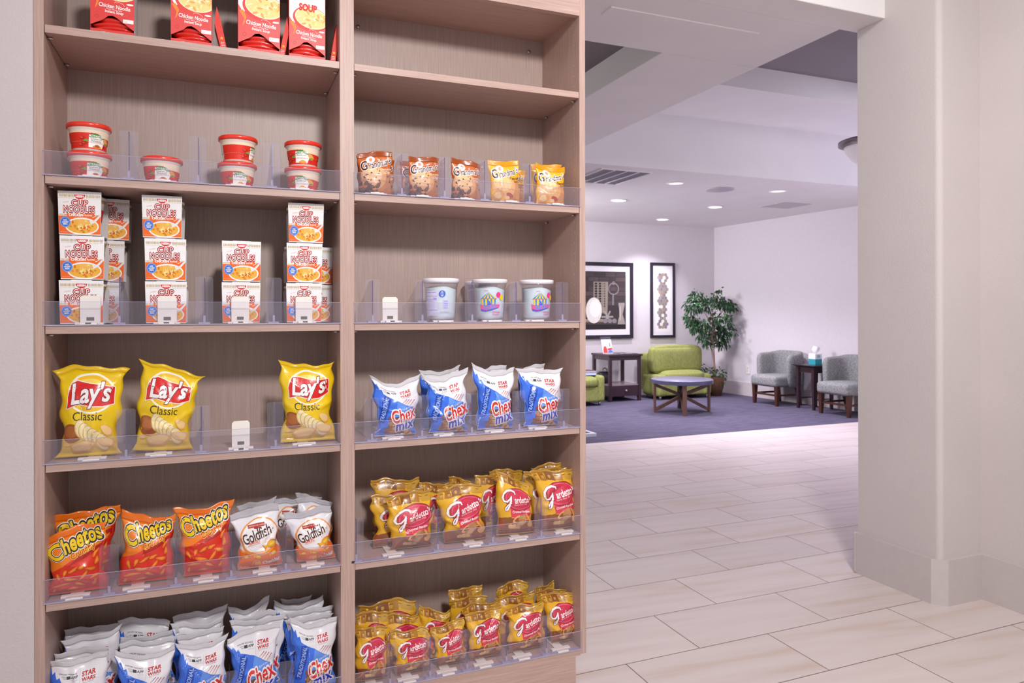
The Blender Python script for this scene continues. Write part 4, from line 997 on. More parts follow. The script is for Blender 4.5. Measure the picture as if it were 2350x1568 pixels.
for sd, y0, tl, tr, tm, w in [
 (85,2.025,(846,1140),(975,1119),2,'half hidden behind the leftmost front bag'), (86,2.075,(848,1100),(962,1097),0,'rear bag at the far left with a straight top'),
 (87,2.05,(960,1104),(1040,1105),5,'slumped between the first two front bags'), (88,2.09,(1027,1092),(1080,1106),-3,'small golden tip above the second front bag'),
 (89,2.05,(1088,1093),(1160,1081),2,'left of and behind the folded-edge bag'), (90,2.09,(1120,1080),(1200,1080),-3,'straight golden top behind the folded-edge bag'),
 (91,2.02,(1200,1082),(1307,1070),0,'second of the three at the right end'), (92,2.07,(1215,1073),(1296,1057),0,'rearmost of the three at the right end')]:
    rye('golden bag, fifth shelf, ' + w, sd, Z5, y0=y0, T=.035, TL=tl, TR=tr, TM=tm, group=gr)
gq = 'golden rye snack bags crowding the bottom shelf'
for sd, y0, tl, tr, bl, br, tm, w in [
 (101,1.980,(811,1444),(884,1435),(812,1562),(886,1552),-2,'front row, against the centre panel'),
 (102,1.983,(890,1452),(982,1442),(905,1556),(984,1540),-4,'front row, second from the left'),
 (103,1.985,(984,1440),(1060,1413),(1000,1540),(1067,1522),4,'front row, third from the left'),
 (104,1.985,(1065,1412),(1147,1392),(1075,1522),(1147,1508),-2,'front row, fourth from the left'),
 (105,1.985,(1158,1394),(1244,1375),(1164,1506),(1246,1490),4,'front row, second from the right'),
 (106,1.990,(1234,1366),(1315,1360),(1262,1492),(1322,1484),-2,'front row, beside the right side panel'),
 (107,2.018,(811,1408),(890,1402),None,None,-4,'second row, against the centre panel'),
 (108,2.018,(870,1413),(965,1408),None,None,-2,'second row, behind the second front bag'),
 (109,2.05,(818,1391),(953,1374),None,None,-6,'third row, wide one at the left'),
 (110,2.018,(958,1384),(1030,1400),None,None,8,'second row, with its white backside turned out'),
 (111,2.035,(1058,1394),(1150,1377),None,None,-3,'second row, behind the fourth front bag'),
 (112,2.065,(1027,1377),(1116,1363),None,None,0,'third row, in the middle'),
 (113,2.100,(1027,1355),(1104,1341),None,None,0,'rearmost, tallest in the middle'),
 (114,2.035,(1133,1374),(1226,1356),None,None,0,'second row, behind the second bag from the right'),
 (115,2.075,(1137,1353),(1208,1337),None,None,-12,'third row, with a peaked top'),
 (116,2.035,(1226,1356),(1305,1349),None,None,0,'second row, by the right side panel'),
 (117,2.075,(1226,1350),(1271,1332),None,None,2,'rearmost, pointed corner by the right side panel')]:
    rye('golden bag, bottom shelf, ' + w, sd, DECK, y0=y0, T=.040 if y0 < 2 else .03, TL=tl, TR=tr, BL=bl, BR=br, TM=tm, waist=.03, group=gq)

# ---------------------------------------------------------------- cookie packets, second shelf of the right bay
CC, CP = art_cookie(True), art_cookie(False); BR_ = film('#C9672A'); YC_ = film('#F4B41E')
def cookies(label, seed, choc, y0=1.975, **k):
    packet('cookie_packet', label, 'cookie packet', 'cookie packets on the second shelf', Z2, y0, bodymat=BR_ if choc else YC_, sealmat=film('#9E4A1C') if choc else film('#E09A12'), art=CC if choc else CP, seed=seed, T=.032, seal=.12, waist=.02, bseal=.03, crease=.8, **k)
cookies('orange-brown chocolate chip cookie packet in front, nearest the centre panel', 121, True, TL=(822,352), TR=(902,347), TM=-3, BL=(826,432), BR=(898,434))
cookies('orange-brown chocolate chip cookie packet second in the row', 122, True, TL=(937,359), TR=(1010,362), TM=-1, BL=(939,441), BR=(1007,445))
cookies('orange-brown chocolate chip cookie packet third in the row, its right corner folded', 123, True, TL=(1036,362), TR=(1102,377), TM=-2, BL=(1037,446), BR=(1103,450))
cookies('yellow peanut butter cookie packet left of the last divider', 124, False, TL=(1120,367), TR=(1191,368), TM=3, BL=(1129,455), BR=(1194,458))
cookies('yellow peanut butter cookie packet at the right end of the row', 125, False, TL=(1230,373), TR=(1298,384), TM=6, BL=(1231,461), BR=(1295,464))
cookies('chocolate chip cookie packet hidden behind the one nearest the centre panel', 126, True, y0=2.02, TL=(818,356), TR=(908,366), TM=2)
cookies('chocolate chip cookie packet behind the second one of the row', 127, True, y0=2.03, TL=(918,368), TR=(1000,368))
cookies('yellow cookie packet showing behind the last divider', 128, False, y0=2.02, TL=(1128,378), TR=(1207,392))
cookies('yellow cookie packet behind the one at the right end of the row', 129, False, y0=2.02, TL=(1218,378), TR=(1290,379))

# ---------------------------------------------------------------- noodle cartons, third shelf of the left bay
WC = card('#F4F1F2'); GRY = pm('carton_inside', '#CFCACA', .7); CUPM = pm('foam_cup', '#F2EEEC', .5); NO = art_noodles()
GOLDP = card('#B59B55'); REDP = card('#D8261F')
def carton(label, zb, xl_, xr2, yf, ry=0.):
    w = xr2 - xl_; cx = (xl_ + xr2) / 2; h = .1035; d = .098
    t = thing('noodle_carton', label, 'noodle carton', (cx, yf + d/2, zb), 'cup noodle cartons on the third shelf')
    tp, bt = w/2, w/2 * .955; th = .0008
    def R(p):
        c, s = math.cos(ry), math.sin(ry); x, y = p[0]-cx, p[1]-(yf+d/2); return (cx + x*c - y*s, yf + d/2 + x*s + y*c, p[2])
    mb = MB()
    F_ = [(cx-bt, yf+.004, zb), (cx+bt, yf+.004, zb), (cx+tp, yf, zb+h), (cx-tp, yf, zb+h)]
    mb.prism([R(p) for p in F_], R((cx, yf+th, 0)) and tuple(np.array(R((cx, yf+th+d/2, 0))) - np.array(R((cx, yf+d/2, 0)))))
    mb.build('front_panel', WC, t)
    B_ = [(cx-bt, yf+d-.004, zb), (cx+bt, yf+d-.004, zb), (cx+tp, yf+d, zb+h*.78), (cx+tp*.8, yf+d, zb+h), (cx-tp*.8, yf+d, zb+h), (cx-tp, yf+d, zb+h*.78)]
    MB().prism([R(p) for p in B_], (0, -th, 0)).build('back_panel', GRY, t)
    MB().prism([R(p) for p in [(cx-tp, yf, zb+h), (cx+tp, yf, zb+h), (cx+tp*.72, yf+d*.5, zb+h+.0005), (cx+tp*.8, yf+d, zb+h), (cx-tp*.8, yf+d, zb+h), (cx-tp*.72, yf+d*.5, zb+h+.0005)]], (0, 0, -th)).build('top_panel', WC, t)
    MB().prism([R(p) for p in [(cx-bt, yf+.004, zb+.0008), (cx+bt, yf+.004, zb+.0008), (cx+bt, yf+d-.004, zb+.0008), (cx-bt, yf+d-.004, zb+.0008)]], (0, 0, -.0008)).build('bottom_panel', GRY, t)
    MB().prism([R(p) for p in [(cx-.022, yf+.001, zb+h+.0006), (cx+.022, yf+.001, zb+h+.0006), (cx+.018, yf+.012, zb+h+.0022), (cx-.018, yf+.012, zb+h+.0022)]], (0, 0, -.0006)).build('tear_flap', WC, t)
    c = R((cx, yf + d/2, 0)); cc = (c[0], c[1], zb + .0012)
    cup = MB().lathe([(.032, 0), (.045, .088), (.0475, .089), (.0475, .094), (.045, .095)], cc, 36).build('cup', CUPM, t)
    MB().lathe([(.0445, .0805), (.0458, .0880)], cc, 36, cap=False).build('gold_band', GOLDP, cup)
    MB().lathe([(.0378, .0350), (.0420, .0640)], cc, 36, cap=False).build('red_print', REDP, cup)
    Fa = np.array([R(p) for p in F_]); nrm = np.array([math.sin(ry), -math.cos(ry), 0])
    def mp(uv, off):
        u, v = uv[:, :1], uv[:, 1:]; p = Fa[0]*(1-u)*(1-v) + Fa[1]*u*(1-v) + Fa[2]*u*v + Fa[3]*(1-u)*v; return p + nrm * off
    apply_art(NO, mp, t, step=.00004, base=.0001)
YN = 1.969; PIT = .1062
def ncol(xa, xb, n, zidx=0): pass
colx = {1: [(135,238),(136,239),(134.5,235.6)], 2: [(333,429),(331,427),(327.6,420.5)], 3: [(509,598),(509,599)], 4: [(657,739),(657.5,740),(663.7,745.5)]}
posn = ['bottom', 'middle', 'top']; cname = {1: 'leftmost stack', 2: 'second stack from the left', 3: 'short two-high stack', 4: 'stack by the centre panel'}
for cno, lst in colx.items():
    for k, (a, b_) in enumerate(lst):
        zb = Z3 + .0042 + k * PIT; yy = CY - (zb + .09 - H) * 950
        xa = onY(a, yy, YN)[0]; xb = onY(b_, yy, YN)[0]
        pn = posn[k] if len(lst) == 3 else ('lower', 'upper')[k]
        carton(f'white and orange noodle carton, {pn} one of the {cname[cno]}', zb, xa, xb, YN, [0, .02, -.03][k])
# a second carton behind most of the front ones
for cno, k, dx, lab in [(1,0,.022,'bottom'),(1,1,.030,'middle'),(1,2,.045,'top')]:
    a, b_ = colx[cno][k]; zb = Z3 + .0042 + k * PIT; yy = CY - (zb + .09 - H) * 950; xa = onY(a, yy, YN)[0] + dx; xb = onY(b_, yy, YN)[0] + dx
    carton(f'noodle carton hidden behind the {lab} one of the leftmost stack', zb, xa, xb, YN + .104, .05)
for k in (0, 1):
    a, b_ = colx[4][k]; zb = Z3 + .0042 + k * PIT; yy = CY - (zb + .09 - H) * 950; xa = onY(a, yy, YN)[0] + .042; xb = onY(b_, yy, YN)[0] + .042
    carton(f'noodle carton hidden behind the {posn[k]} one of the stack by the centre panel', zb, xa, xb, YN + .106, 0)

# ---------------------------------------------------------------- soup boxes on the top shelf of the left bay
RB = card('#DF4440', .4); RBD = card('#B9302C', .5); SO = art_soup()
FOIL = pm('red_soup_sachet', '#E2261A', .22, coat=.4, bump=.3, bscale=60); LINER = pm('box_inside', '#4A2A26', .9)
def soupbox(label, pxl, pxr, yb, seed, yf=1.962, side=GRY):
    p0 = onY(pxl, yb, yf); p1 = onY(pxr, yb, yf); x0, x1 = p0[0], p1[0]; w = x1 - x0; z0 = Z1 + .0005; h = w * 2.0 * .98; d = .07
    t = thing('soup_box', label, 'soup box', ((x0+x1)/2, yf + d/2, z0), 'red instant soup boxes on the top shelf')
    T_ = lambda u, v: (x0 + u*w, yf, z0 + v*w)
    # front panel with the torn triangular opening
    L_ = [(0,0),(1,0),(1,.17),(0.03,.17)]; 
    mb = MB(); mb.prism([T_(*p) for p in [(0,0),(1,0),(1,.165),(.8,.175),(.5,.165),(.2,.18),(0,.17)]], (0, .0008, 0)); mb.build('front_strip', RB, t)
    up_ = [(0,1.96),(0,.27),(.02,.27),(.30,.43),(.40,.53),(.50,.55),(.60,.50),(.98,.22),(1,.22),(1,1.96)]
    MB().prism([T_(*p) for p in up_], (0, .0008, 0)).build('front_panel', RB, t)
    MB().box((x0, yf+.0008, z0), (x0+.0008, yf+d, z0+h)).build('side_panel', RBD, t)
    MB().box((x1-.0008, yf+.0008, z0), (x1, yf+d, z0+h)).build('side_panel', side, t)
    MB().box((x0, yf+d-.001, z0), (x1, yf+d, z0+h)).build('back_panel', LINER, t)
    MB().box((x0, yf+.001, z0), (x1, yf+d, z0+.001)).build('bottom_panel', LINER, t)
    rnd = random.Random(seed)
    for i in range(4):                                 # sachets showing in the opening
        zz = z0 + w*(.10 + .105*i); n = 12; vs = []; mb = MB(); tilt = rnd.uniform(-.06, .06)
        rings = []
        for j in range(n + 1):
            u = j / n; cx = x0 + w*(.04 + .92*u); hh = .0085*math.sin(math.pi*u)**.6 + .0006; z_ = zz + tilt*w*(u-.5) + .006*math.sin(math.pi*u)
            rings.append([(cx, yf + .006, z_ - .001), (cx, yf + .03, z_ - hh), (cx, yf + .064, z_), (cx, yf + .03, z_ + hh), (cx, yf + .012, z_ + hh*.6)])
        mb.loft(rings).build('soup_sachet', FOIL, t)
    def mp(uv, off):
        v = uv[:, 1] * SO.A; return np.stack([x0 + uv[:, 0]*w, np.full(len(uv), yf - off), z0 + v*w*.98], 1)
    apply_art(SO, mp, t, step=.00005, base=.0001)
soupbox('leftmost red soup box with a torn triangular opening, standing alone', 210, 311, 68, 1)
soupbox('second red soup box from the left, a narrow red box beside it', 394.5, 489, 93, 2)
soupbox('third red soup box from the left, its sachets tilting in the torn opening', 549, 645, 113, 3)
soupbox('red soup box next to the centre panel with the yellow bowl picture in full view', 666, 749, 124, 4)
def slim(label, px, lean, py):
    x, _, _ = onY(px, py, 1.972); z0 = Z1 + .0005
    t = thing('narrow_soup_box', label, 'soup box', (x, 1.99, z0), 'narrow red boxes turned sideways')
    w = .0145; pts = [(x-w/2, 1.972, z0), (x+w/2, 1.972, z0), (x+w/2+lean, 1.972, z0+.075), (x+lean*1.25, 1.972, z0+.115), (x-w/2+lean*1.1, 1.972, z0+.07)]
    MB().prism(pts, (0, .05, 0)).build('side_panel', card('#E0352A'), t)
    mb = MB(); c = np.array([x+lean*.45, 1.9715, z0+.035]); st = []
    for i in range(10):
        a = math.pi/2 + i*math.pi/5; r = .005 if i % 2 == 0 else .0022; st.append((c[0]+r*math.cos(a), c[1], c[2]+r*math.sin(a)))
    mb.prism(st, (0, .0003, 0)).build('yellow_star', card('#F6B21E'), t)
    mb = MB()
    for i in range(4):
        zz = z0+.012+.004*i; xx = x+lean*(zz-z0)/.075; mb.box((xx-.0045, 1.9714, zz), (xx+.0045, 1.9717, zz+.0013))
    mb.build('white_lines', card('#F6DAD6'), t)
slim('narrow red soup box turned sideways, between the second and third boxes', 518, -.015, 100)
slim('narrow red soup box turned sideways, between the third and fourth boxes', 648, .012, 118)
slim('narrow red soup box turned sideways, against the centre panel', 765, .010, 132)

# ---------------------------------------------------------------- pasta bowls, second shelf of the left bay
LID = pm('red_lid_plastic', '#EE3A26', .25, coat=.3); TUBW = pm('cream_bowl', '#EFE2D8', .4)
BA = {k: art_bowl(k) for k in 'slb'}
def bowl(label, px, lev, flav, turn=0., yc=2.012):
    z = Z2 + .0042 + lev * .0685; x = onY(px, 400, yc)[0]; c = (x, yc, z)
    t = thing('pasta_bowl', label, 'pasta bowl', c, 'pasta bowls with red lids')
    prof = [(.0345, 0), (.0365, .0015), (.0375, .020), (.0392, .021), (.0425, .0505), (.0455, .054), (.0455, .060)]
    MB().lathe(prof, c, 48).build('bowl_body', TUBW, t)
    MB().lathe([(.0470, .0555), (.0487, .0560), (.0490, .0640), (.0470, .0665), (.0430, .0672), (.0420, .0655), (.001, .0655)], c, 48).build('lid', LID, t)
    rr = np.array([.0376, .0394, .0427]); zz = np.array([.0215, .0300, .0500])
    def mp(uv, off):
        v = uv[:, 1]; zq = .003 + .0485 * v; r = np.interp(zq, [.0015, .0200, .0210, .0505], [.0366, .0376, .0392, .0426]) + off
        a = -math.pi/2 + turn - math.atan2(c[0], c[1]) * 0 + (uv[:, 0] - .5) * 2 * math.pi
        return np.stack([c[0] + r*np.cos(a), c[1] + r*np.sin(a), c[2] + zq], 1)
    apply_art(BA[flav], mp, t, step=.00004, base=.00015)
def face(px): return math.radians(0) + (-(px - 1175) / 1641 - YAW) * 0
bowl('red-lidded pasta bowl, lower of the pair nearest the left wall', 207, 0, 's', .40)
bowl('red-lidded pasta bowl, upper of the pair nearest the left wall', 206, 1, 's', .52)
bowl('red-lidded pasta bowl standing on its own between two clear dividers', 373, 0, 's', .05)
bowl('red-lidded pasta bowl under the one with the barcode turned out', 546, 0, 'l', .10)
bowl('red-lidded pasta bowl with its barcode side turned to the front', 548, 1, 'l', 1.15)
bowl('red-lidded pasta bowl, lower of the pair by the centre panel', 697, 0, 'b', -.24)
bowl('red-lidded pasta bowl, upper of the pair by the centre panel', 697, 1, 'b', -.22)

# ---------------------------------------------------------------- tubs of cotton candy, third shelf of the right bay
CLR = acrylic('tub_plastic', '#FEFEFF', .07, .02); FL = pm('blue_candy_floss', '#EAF9FF', .9, bump=.35, bscale=45, vary=.06, vscale=16, sheen=.4, stretch=(1, 1, 2.5))
FLP = pm('pink_candy_floss', '#E8C0CA', .9, bump=.6, bscale=45, vary=.08, vscale=16)
def tub(label, px, turn, art, yc=2.02, fl=FL):
    z = Z3 + .0042; x = onY(px, 690, yc)[0]; c = (x, yc, z)
    t = thing('candy_tub', label, 'candy tub', c, 'clear tubs of cotton candy')
    MB().lathe([(.030, 0), (.0405, .002), (.0425, .008), (.0475, .100), (.0490, .1005), (.0505, .1155), (.0495, .1155), (.0482, .1015), (.0466, .1000), (.0416, .0085), (.030, .003)], c, 48, cap=True).build('tub_wall', CLR, t)
    mb = MB(); rnd = random.Random(int(px)); prof = [(.028, .004), (.0400, .009), (.0455, .094)]
    rings = []
    for i in range(14):
        v = i/13; r = np.interp(v, [0, .06, 1], [.030, .0400, .0452]); rings.append([(c[0]+(r+.0004*math.sin(7*j+i))*math.cos(2*math.pi*j/40), c[1]+(r+.0004*math.sin(7*j+i))*math.sin(2*math.pi*j/40), c[2]+.0045+.090*v + (.004*math.sin(3*2*math.pi*j/40) if i == 13 else 0)) for j in range(40)])
    rings.append([(c[0]+.02*math.cos(2*math.pi*j/40), c[1]+.02*math.sin(2*math.pi*j/40), c[2]+.102) for j in range(40)])
    mb.loft(rings).build('candy_floss', fl, t)
    MB().lathe([(.0508, .1110), (.0530, .1115), (.0532, .1215), (.0518, .1235), (.0490, .1240), (.0480, .1222), (.001, .1222)], c, 48).build('lid', pm('frosted_lid', '#F6F0F6', .3), t)
    def mp(uv, off):
        v = uv[:, 1]; zq = .008 + .092*v; r = np.interp(zq, [.008, .100], [.0425, .0475]) + off
        a = -math.pi/2 + turn + (uv[:, 0] - .5) * 2 * math.pi
        return np.stack([c[0] + r*np.cos(a), c[1] + r*np.sin(a), c[2] + zq], 1)
    apply_art(art, mp, t, step=.00004, base=.00015)
TA, TBk = art_tub(False), art_tub(True)
tub('clear tub of blue cotton candy with its nutrition panel facing out', 1012, -.33, TBk)
tub('clear tub of blue cotton candy printed with a striped tent, middle one', 1124, -.42, TA, 2.015)
tub('clear tub of blue cotton candy printed with a striped tent, rightmost one', 1231, -.14, TA, 2.018)
tub('clear tub of pink cotton candy standing behind the middle blue one', 1105, .1, TA, 2.135, FLP)

# ---------------------------------------------------------------- the lounge
def fabric(name, a, b_, sx, sy, sz):
    m = bpy.data.materials.new(name); m.use_nodes = True; N, L = nodes(m); s = N['Principled BSDF']
    tc = N.new('ShaderNodeTexCoord'); mp = N.new('ShaderNodeMapping'); mp.inputs['Scale'].default_value = (sx, sy, sz); L.new(tc.outputs['Object'], mp.inputs[0])
    n = N.new('ShaderNodeTexNoise'); n.inputs['Scale'].default_value = 1; n.inputs['Detail'].default_value = 6; n.inputs['Roughness'].default_value = .8; L.new(mp.outputs[0], n.inputs['Vector'])
    r = N.new('ShaderNodeValToRGB'); e = r.color_ramp.elements; e[0].position = .38; e[0].color = (*srgb(a), 1); e[1].position = .6; e[1].color = (*srgb(b_), 1)
    L.new(n.outputs['Fac'], r.inputs[0]); L.new(r.outputs[0], s.inputs['Base Color']); s.inputs['Roughness'].default_value = .9; s.inputs['Specular IOR Level'].default_value = .15
    bp = N.new('ShaderNodeBump'); bp.inputs['Strength'].default_value = .35; bp.inputs['Distance'].default_value = .003; L.new(n.outputs['Fac'], bp.inputs['Height']); L.new(bp.outputs[0], s.inputs['Normal'])
    return m
GREEN = fabric('lime_woven_fabric', '#7C8048', '#A2A664', 140, 140, 26)
GREYF = fabric('grey_woven_fabric', '#66686C', '#A4A4A2', 90, 90, 60)
ESP = pm('espresso_wood', '#37222A', .32, coat=.2, vary=.15, vscale=30, stretch=(1, 1, 8))
WAL = pm('walnut_wood', '#67463C', .4, vary=.15, vscale=30, stretch=(1, 1, 6)); CHW = pm('chair_leg_wood', '#4A2A20', .35, vary=.2, vscale=30, stretch=(1, 1, 6))
FR = 0.002                                                          # top of the carpet
def part(name, parent, mat, a, b_, r=.02, bulge=0, axis=None):
    mb = MB(); v, f = rbox(a, b_, r, bulge=bulge, axis=axis); mb.add(v, f, 0, True); return mb.build(name, mat, parent)
# green armchair by the picture wall
gl, gr_ = onY(1512, 900, 8.2)[0], onY(1633, 900, 8.2)[0]
t = thing('green_armchair', 'lime green upholstered armchair under the narrow picture', 'armchair', ((gl+gr_)/2, 8.4, FR))
part('base', t, GREEN, (gl+.012, 8.215, .055), (gr_-.012, 8.62, .25), .02)
part('armrest', t, GREEN, (gl, 8.20, .052), (gl+.13, 8.62, .335), .03, .006); part('armrest', t, GREEN, (gr_-.13, 8.20, .052), (gr_, 8.62, .335), .03, .006)
part('seat_cushion', t, GREEN, (gl+.12, 8.20, .235), (gr_-.12, 8.52, .375), .045, .02)
part('backrest', t, GREEN, (gl+.01, 8.53, .10), (gr_-.03, 8.68, .625), .03)
bl_, br_ = onY(1486, 830, 8.42)[0], onY(1600, 830, 8.42)[0]
part('back_cushion', t, GREEN, (gl+.035, 8.36, .355), (gr_-.045, 8.53, .71), .05, .03)
for x, y in ((gl+.05, 8.25), (gr_-.05, 8.25), (gl+.05, 8.58), (gr_-.05, 8.58)): MB().lathe([(.014, 0), (.020, .056)], (x, y, FR), 16).build('leg', STEEL, t)
# second green seat at the left edge of the view
gx = onY(1388, 900, 8.02)[0]
t = thing('green_armchair', 'lime green upholstered seat cut off by the shelf edge', 'armchair', (gx-.35, 8.25, FR))
part('base', t, GREEN, (gx-.72, 8.035, .055), (gx-.01, 8.50, .24), .02)
part('armrest', t, GREEN, (gx-.10, 8.02, .055), (gx, 8.50, .385), .03, .004); part('armrest', t, GREEN, (gx-.74, 8.02, .055), (gx-.64, 8.50, .385), .03, .004)
part('seat_cushion', t, GREEN, (gx-.645, 8.02, .235), (gx-.095, 8.46, .365), .045, .02); part('backrest', t, GREEN, (gx-.72, 8.44, .1), (gx-.02, 8.58, .40), .03)
for x, y in ((gx-.05, 8.08), (gx-.68, 8.08), (gx-.05, 8.45), (gx-.68, 8.45)): MB().lathe([(.013, 0), (.017, .06)], (x, y, FR), 16).build('leg', STEEL, t)
bx = onY(1367, 860, 8.12)[0]
for i, (c, lab, hh) in enumerate((('#B4B8E8', 'pale blue book under another book on the cut-off green seat', .035), ('#6A4A56', 'plum-covered book on top of the pale blue one', .022))):
    z0 = .3665 + FR + (.0355 if i else 0) + .0215
    t = thing('book', lab, 'book', (bx-.12, 8.2, z0)); MB().box((bx-.24, 8.10, z0), (bx-.004*i, 8.30, z0+.003)).box((bx-.24, 8.10, z0+hh-.003), (bx-.004*i, 8.30, z0+hh)).box((bx-.24, 8.10, z0), (bx-.237, 8.30, z0+hh)).build('cover', card(c), t)
    MB().box((bx-.236, 8.103, z0+.003), (bx-.006, 8.297, z0+hh-.003)).build('pages', card('#CBD2F2' if not i else '#E6DCE2'), t)
# dark end table
ex0, ex1 = onY(1398, 900, 8.3)[0], onY(1471, 900, 8.3)[0]; ey0, ey1 = 8.30, 8.78
t = thing('end_table', 'dark espresso side table with one drawer and an open shelf', 'side table', ((ex0+ex1)/2, 8.54, FR))
MB().box((ex0-.015, ey0-.015, .605), (ex1+.015, ey1, .632)).build('tabletop', ESP, t, .004)
MB().box((ex0+.015, ey0+.006, .552), (ex1-.015, ey0+.024, .605)).box((ex0+.006, ey0+.02, .552), (ex0+.024, ey1-.02, .605)).box((ex1-.024, ey0+.02, .552), (ex1-.006, ey1-.02, .605)).box((ex0+.015, ey1-.024, .552), (ex1-.015, ey1-.006, .605)).build('apron', ESP, t)
for x in (ex0, ex1-.042):
    for y in (ey0, ey1-.045): MB().box((x, y, FR), (x+.042, y+.042, .605)).build('leg', ESP, t, .003)
MB().box((ex0+.008, ey0+.01, .212), (ex1-.008, ey1-.01, .226)).build('lower_shelf', pm('lower_shelf_top', '#8E7E84', .25), t)  # paler than the table wood: light falling on the shelf, put into its colour
MB().box((ex0+.01, ey0+.022, .075), (ex1-.01, ey1-.02, .212)).build('drawer_case', ESP, t)
dr = MB().box((ex0+.045, ey0+.008, .072), (ex1-.045, ey0+.024, .208)).build('drawer', ESP, t, .003)
kc = ((ex0+ex1)/2 + .01, ey0+.008, .145); MB().tube([(kc[0], kc[1], kc[2]), (kc[0], kc[1]-.008, kc[2]), (kc[0], kc[1]-.012, kc[2]), (kc[0], kc[1]-.024, kc[2]), (kc[0], kc[1]-.028, kc[2])], [.008, .006, .016, .015, .004], 16).build('drawer_knob', STEEL, dr)
# brochure stand and magazines on it
bc = onY(1393, 812, 8.52)
t = thing('brochure_holder', 'clear stand with white brochures on the dark side table', 'brochure holder', (bc[0], 8.52, .633))
w = .082; d = np.array([0, .075, .225])
for nm, off, mt, hh, ww in (('clear_back', 0, ACR, 1.0, w), ('brochure', -.006, card('#F4F0F4'), .84, w*.93)):
    o_ = np.array([bc[0], 8.50+off, .634]); MB().obox(o_ + d*hh/2, (ww, 0, 0), (0, .0015, -.0005), d*hh/2).build(nm, mt, t)
o_ = np.array([bc[0], 8.4915, .634]); n_ = np.array([0, -.002, .0007]); P_ = lambda u, v: o_ + np.array([u*w*.9, 0, 0]) + d*v + n_
def flat(nm, mat, pts, k=1): MB().prism([P_(*p) + n_*k for p in pts], tuple(n_*.3)).build(nm, mat, t)
flat('red_photo', card('#D8453A'), [(-.9,.05),(-.1,.05),(-.1,.28),(-.35,.45),(-.7,.42),(-.9,.25)]); flat('blue_photo', card('#5A78C8'), [(.05,.05),(.95,.05),(.95,.17),(.5,.22),(.05,.14)]); flat('red_band', card('#E0342E'), [(.05,.2),(.95,.24),(.95,.34),(.05,.3)])
flat('dark_figure', card('#3A3440'), [(.5,.42),(.62,.42),(.60,.66),(.53,.66)]); flat('fold_line', card('#BDB6C0'), [(-.01,.03),(.01,.03),(.01,.82),(-.01,.82)])
for i, (px, wd, c, lab) in enumerate(((1428, .11, '#5A4A54', 'dark leaflet beside the brochure stand'), (1441, .10, '#8A8290', 'grey leaflet in the middle of the side table top'), (1452, .09, '#4A4450', 'dark leaflet nearest the right edge of the side table'))):
    c3 = onY(px, 815, 8.40); t = thing('leaflet', lab, 'leaflet', (c3[0], 8.42, .633)); MB().box((c3[0]-wd/2, 8.34, .6325), (c3[0]+wd/2, 8.46, .637+.003*(i == 1))).build('cover', card(c), t, .001); MB().box((c3[0]-wd/2+.01, 8.35, .637+.003*(i == 1)), (c3[0]-.01, 8.40, .6375+.003*(i == 1))).build('printed_patch', card('#C9C0CC'), t)
# black round bag on the lower shelf of the end table
kb = onY(1384, 868, 8.52); kz = .228; kr = .082
t = thing('duffel_bag', 'small black rounded bag on the lower shelf of the dark side table', 'bag', (kb[0], 8.52, kz))
BK = pm('black_nylon', '#1C1A1E', .5); BKG = pm('bag_end_panel', '#34382C', .6)
mb = MB(); rings = []
for x, r in ((-.075, .7), (-.07, .88), (-.05, 1), (.05, 1), (.07, .88), (.075, .7)): rings.append([(kb[0]+x, 8.52 + r*kr*math.cos(a*math.pi/12), kz + kr + .001 + r*kr*math.sin(a*math.pi/12)) for a in range(24)])
mb.loft(rings).build('bag_body', BK, t)
MB().tube([(kb[0]+.074, 8.52, kz+kr), (kb[0]+.079, 8.52, kz+kr)], kr*.6, 24).build('end_panel', BKG, t)
MB().tube([(kb[0]-.03, 8.47, kz+kr*1.75), (kb[0]-.03, 8.48, kz+.20), (kb[0], 8.49, kz+.215), (kb[0]+.03, 8.48, kz+.20), (kb[0]+.03, 8.47, kz+kr*1.75)], .006).build('handle', BK, t)
# pictures
def frame(label, pa, pb, fw_, mat_w, builder):
    a = onY(*pa, Yb); b_ = onY(*pb, Yb); x0, x1, z1, z0 = a[0], b_[0], a[2], b_[2]
    t = thing('framed_picture', label, 'picture', ((x0+x1)/2, Yb, z0)); BF = pm('black_frame', '#2A2430', .35)
    mb = MB(); y0, y1 = Yb-.030, Yb-.001
    mb.box((x0, y0, z0), (x0+fw_, y1, z1)).box((x1-fw_, y0, z0), (x1, y1, z1)).box((x0+fw_, y0, z0), (x1-fw_, y1, z0+fw_)).box((x0+fw_, y0, z1-fw_), (x1-fw_, y1, z1)).build('frame', BF, t, .003)
    MB().box((x0+fw_, Yb-.018, z0+fw_), (x1-fw_, Yb-.014, z1-fw_)).build('mat_board', pm('white_mat', '#EDE8F0', .7), t)
    builder(t, x0+fw_+mat_w[0], x1-fw_-mat_w[0], z0+fw_+mat_w[1], z1-fw_-mat_w[1])
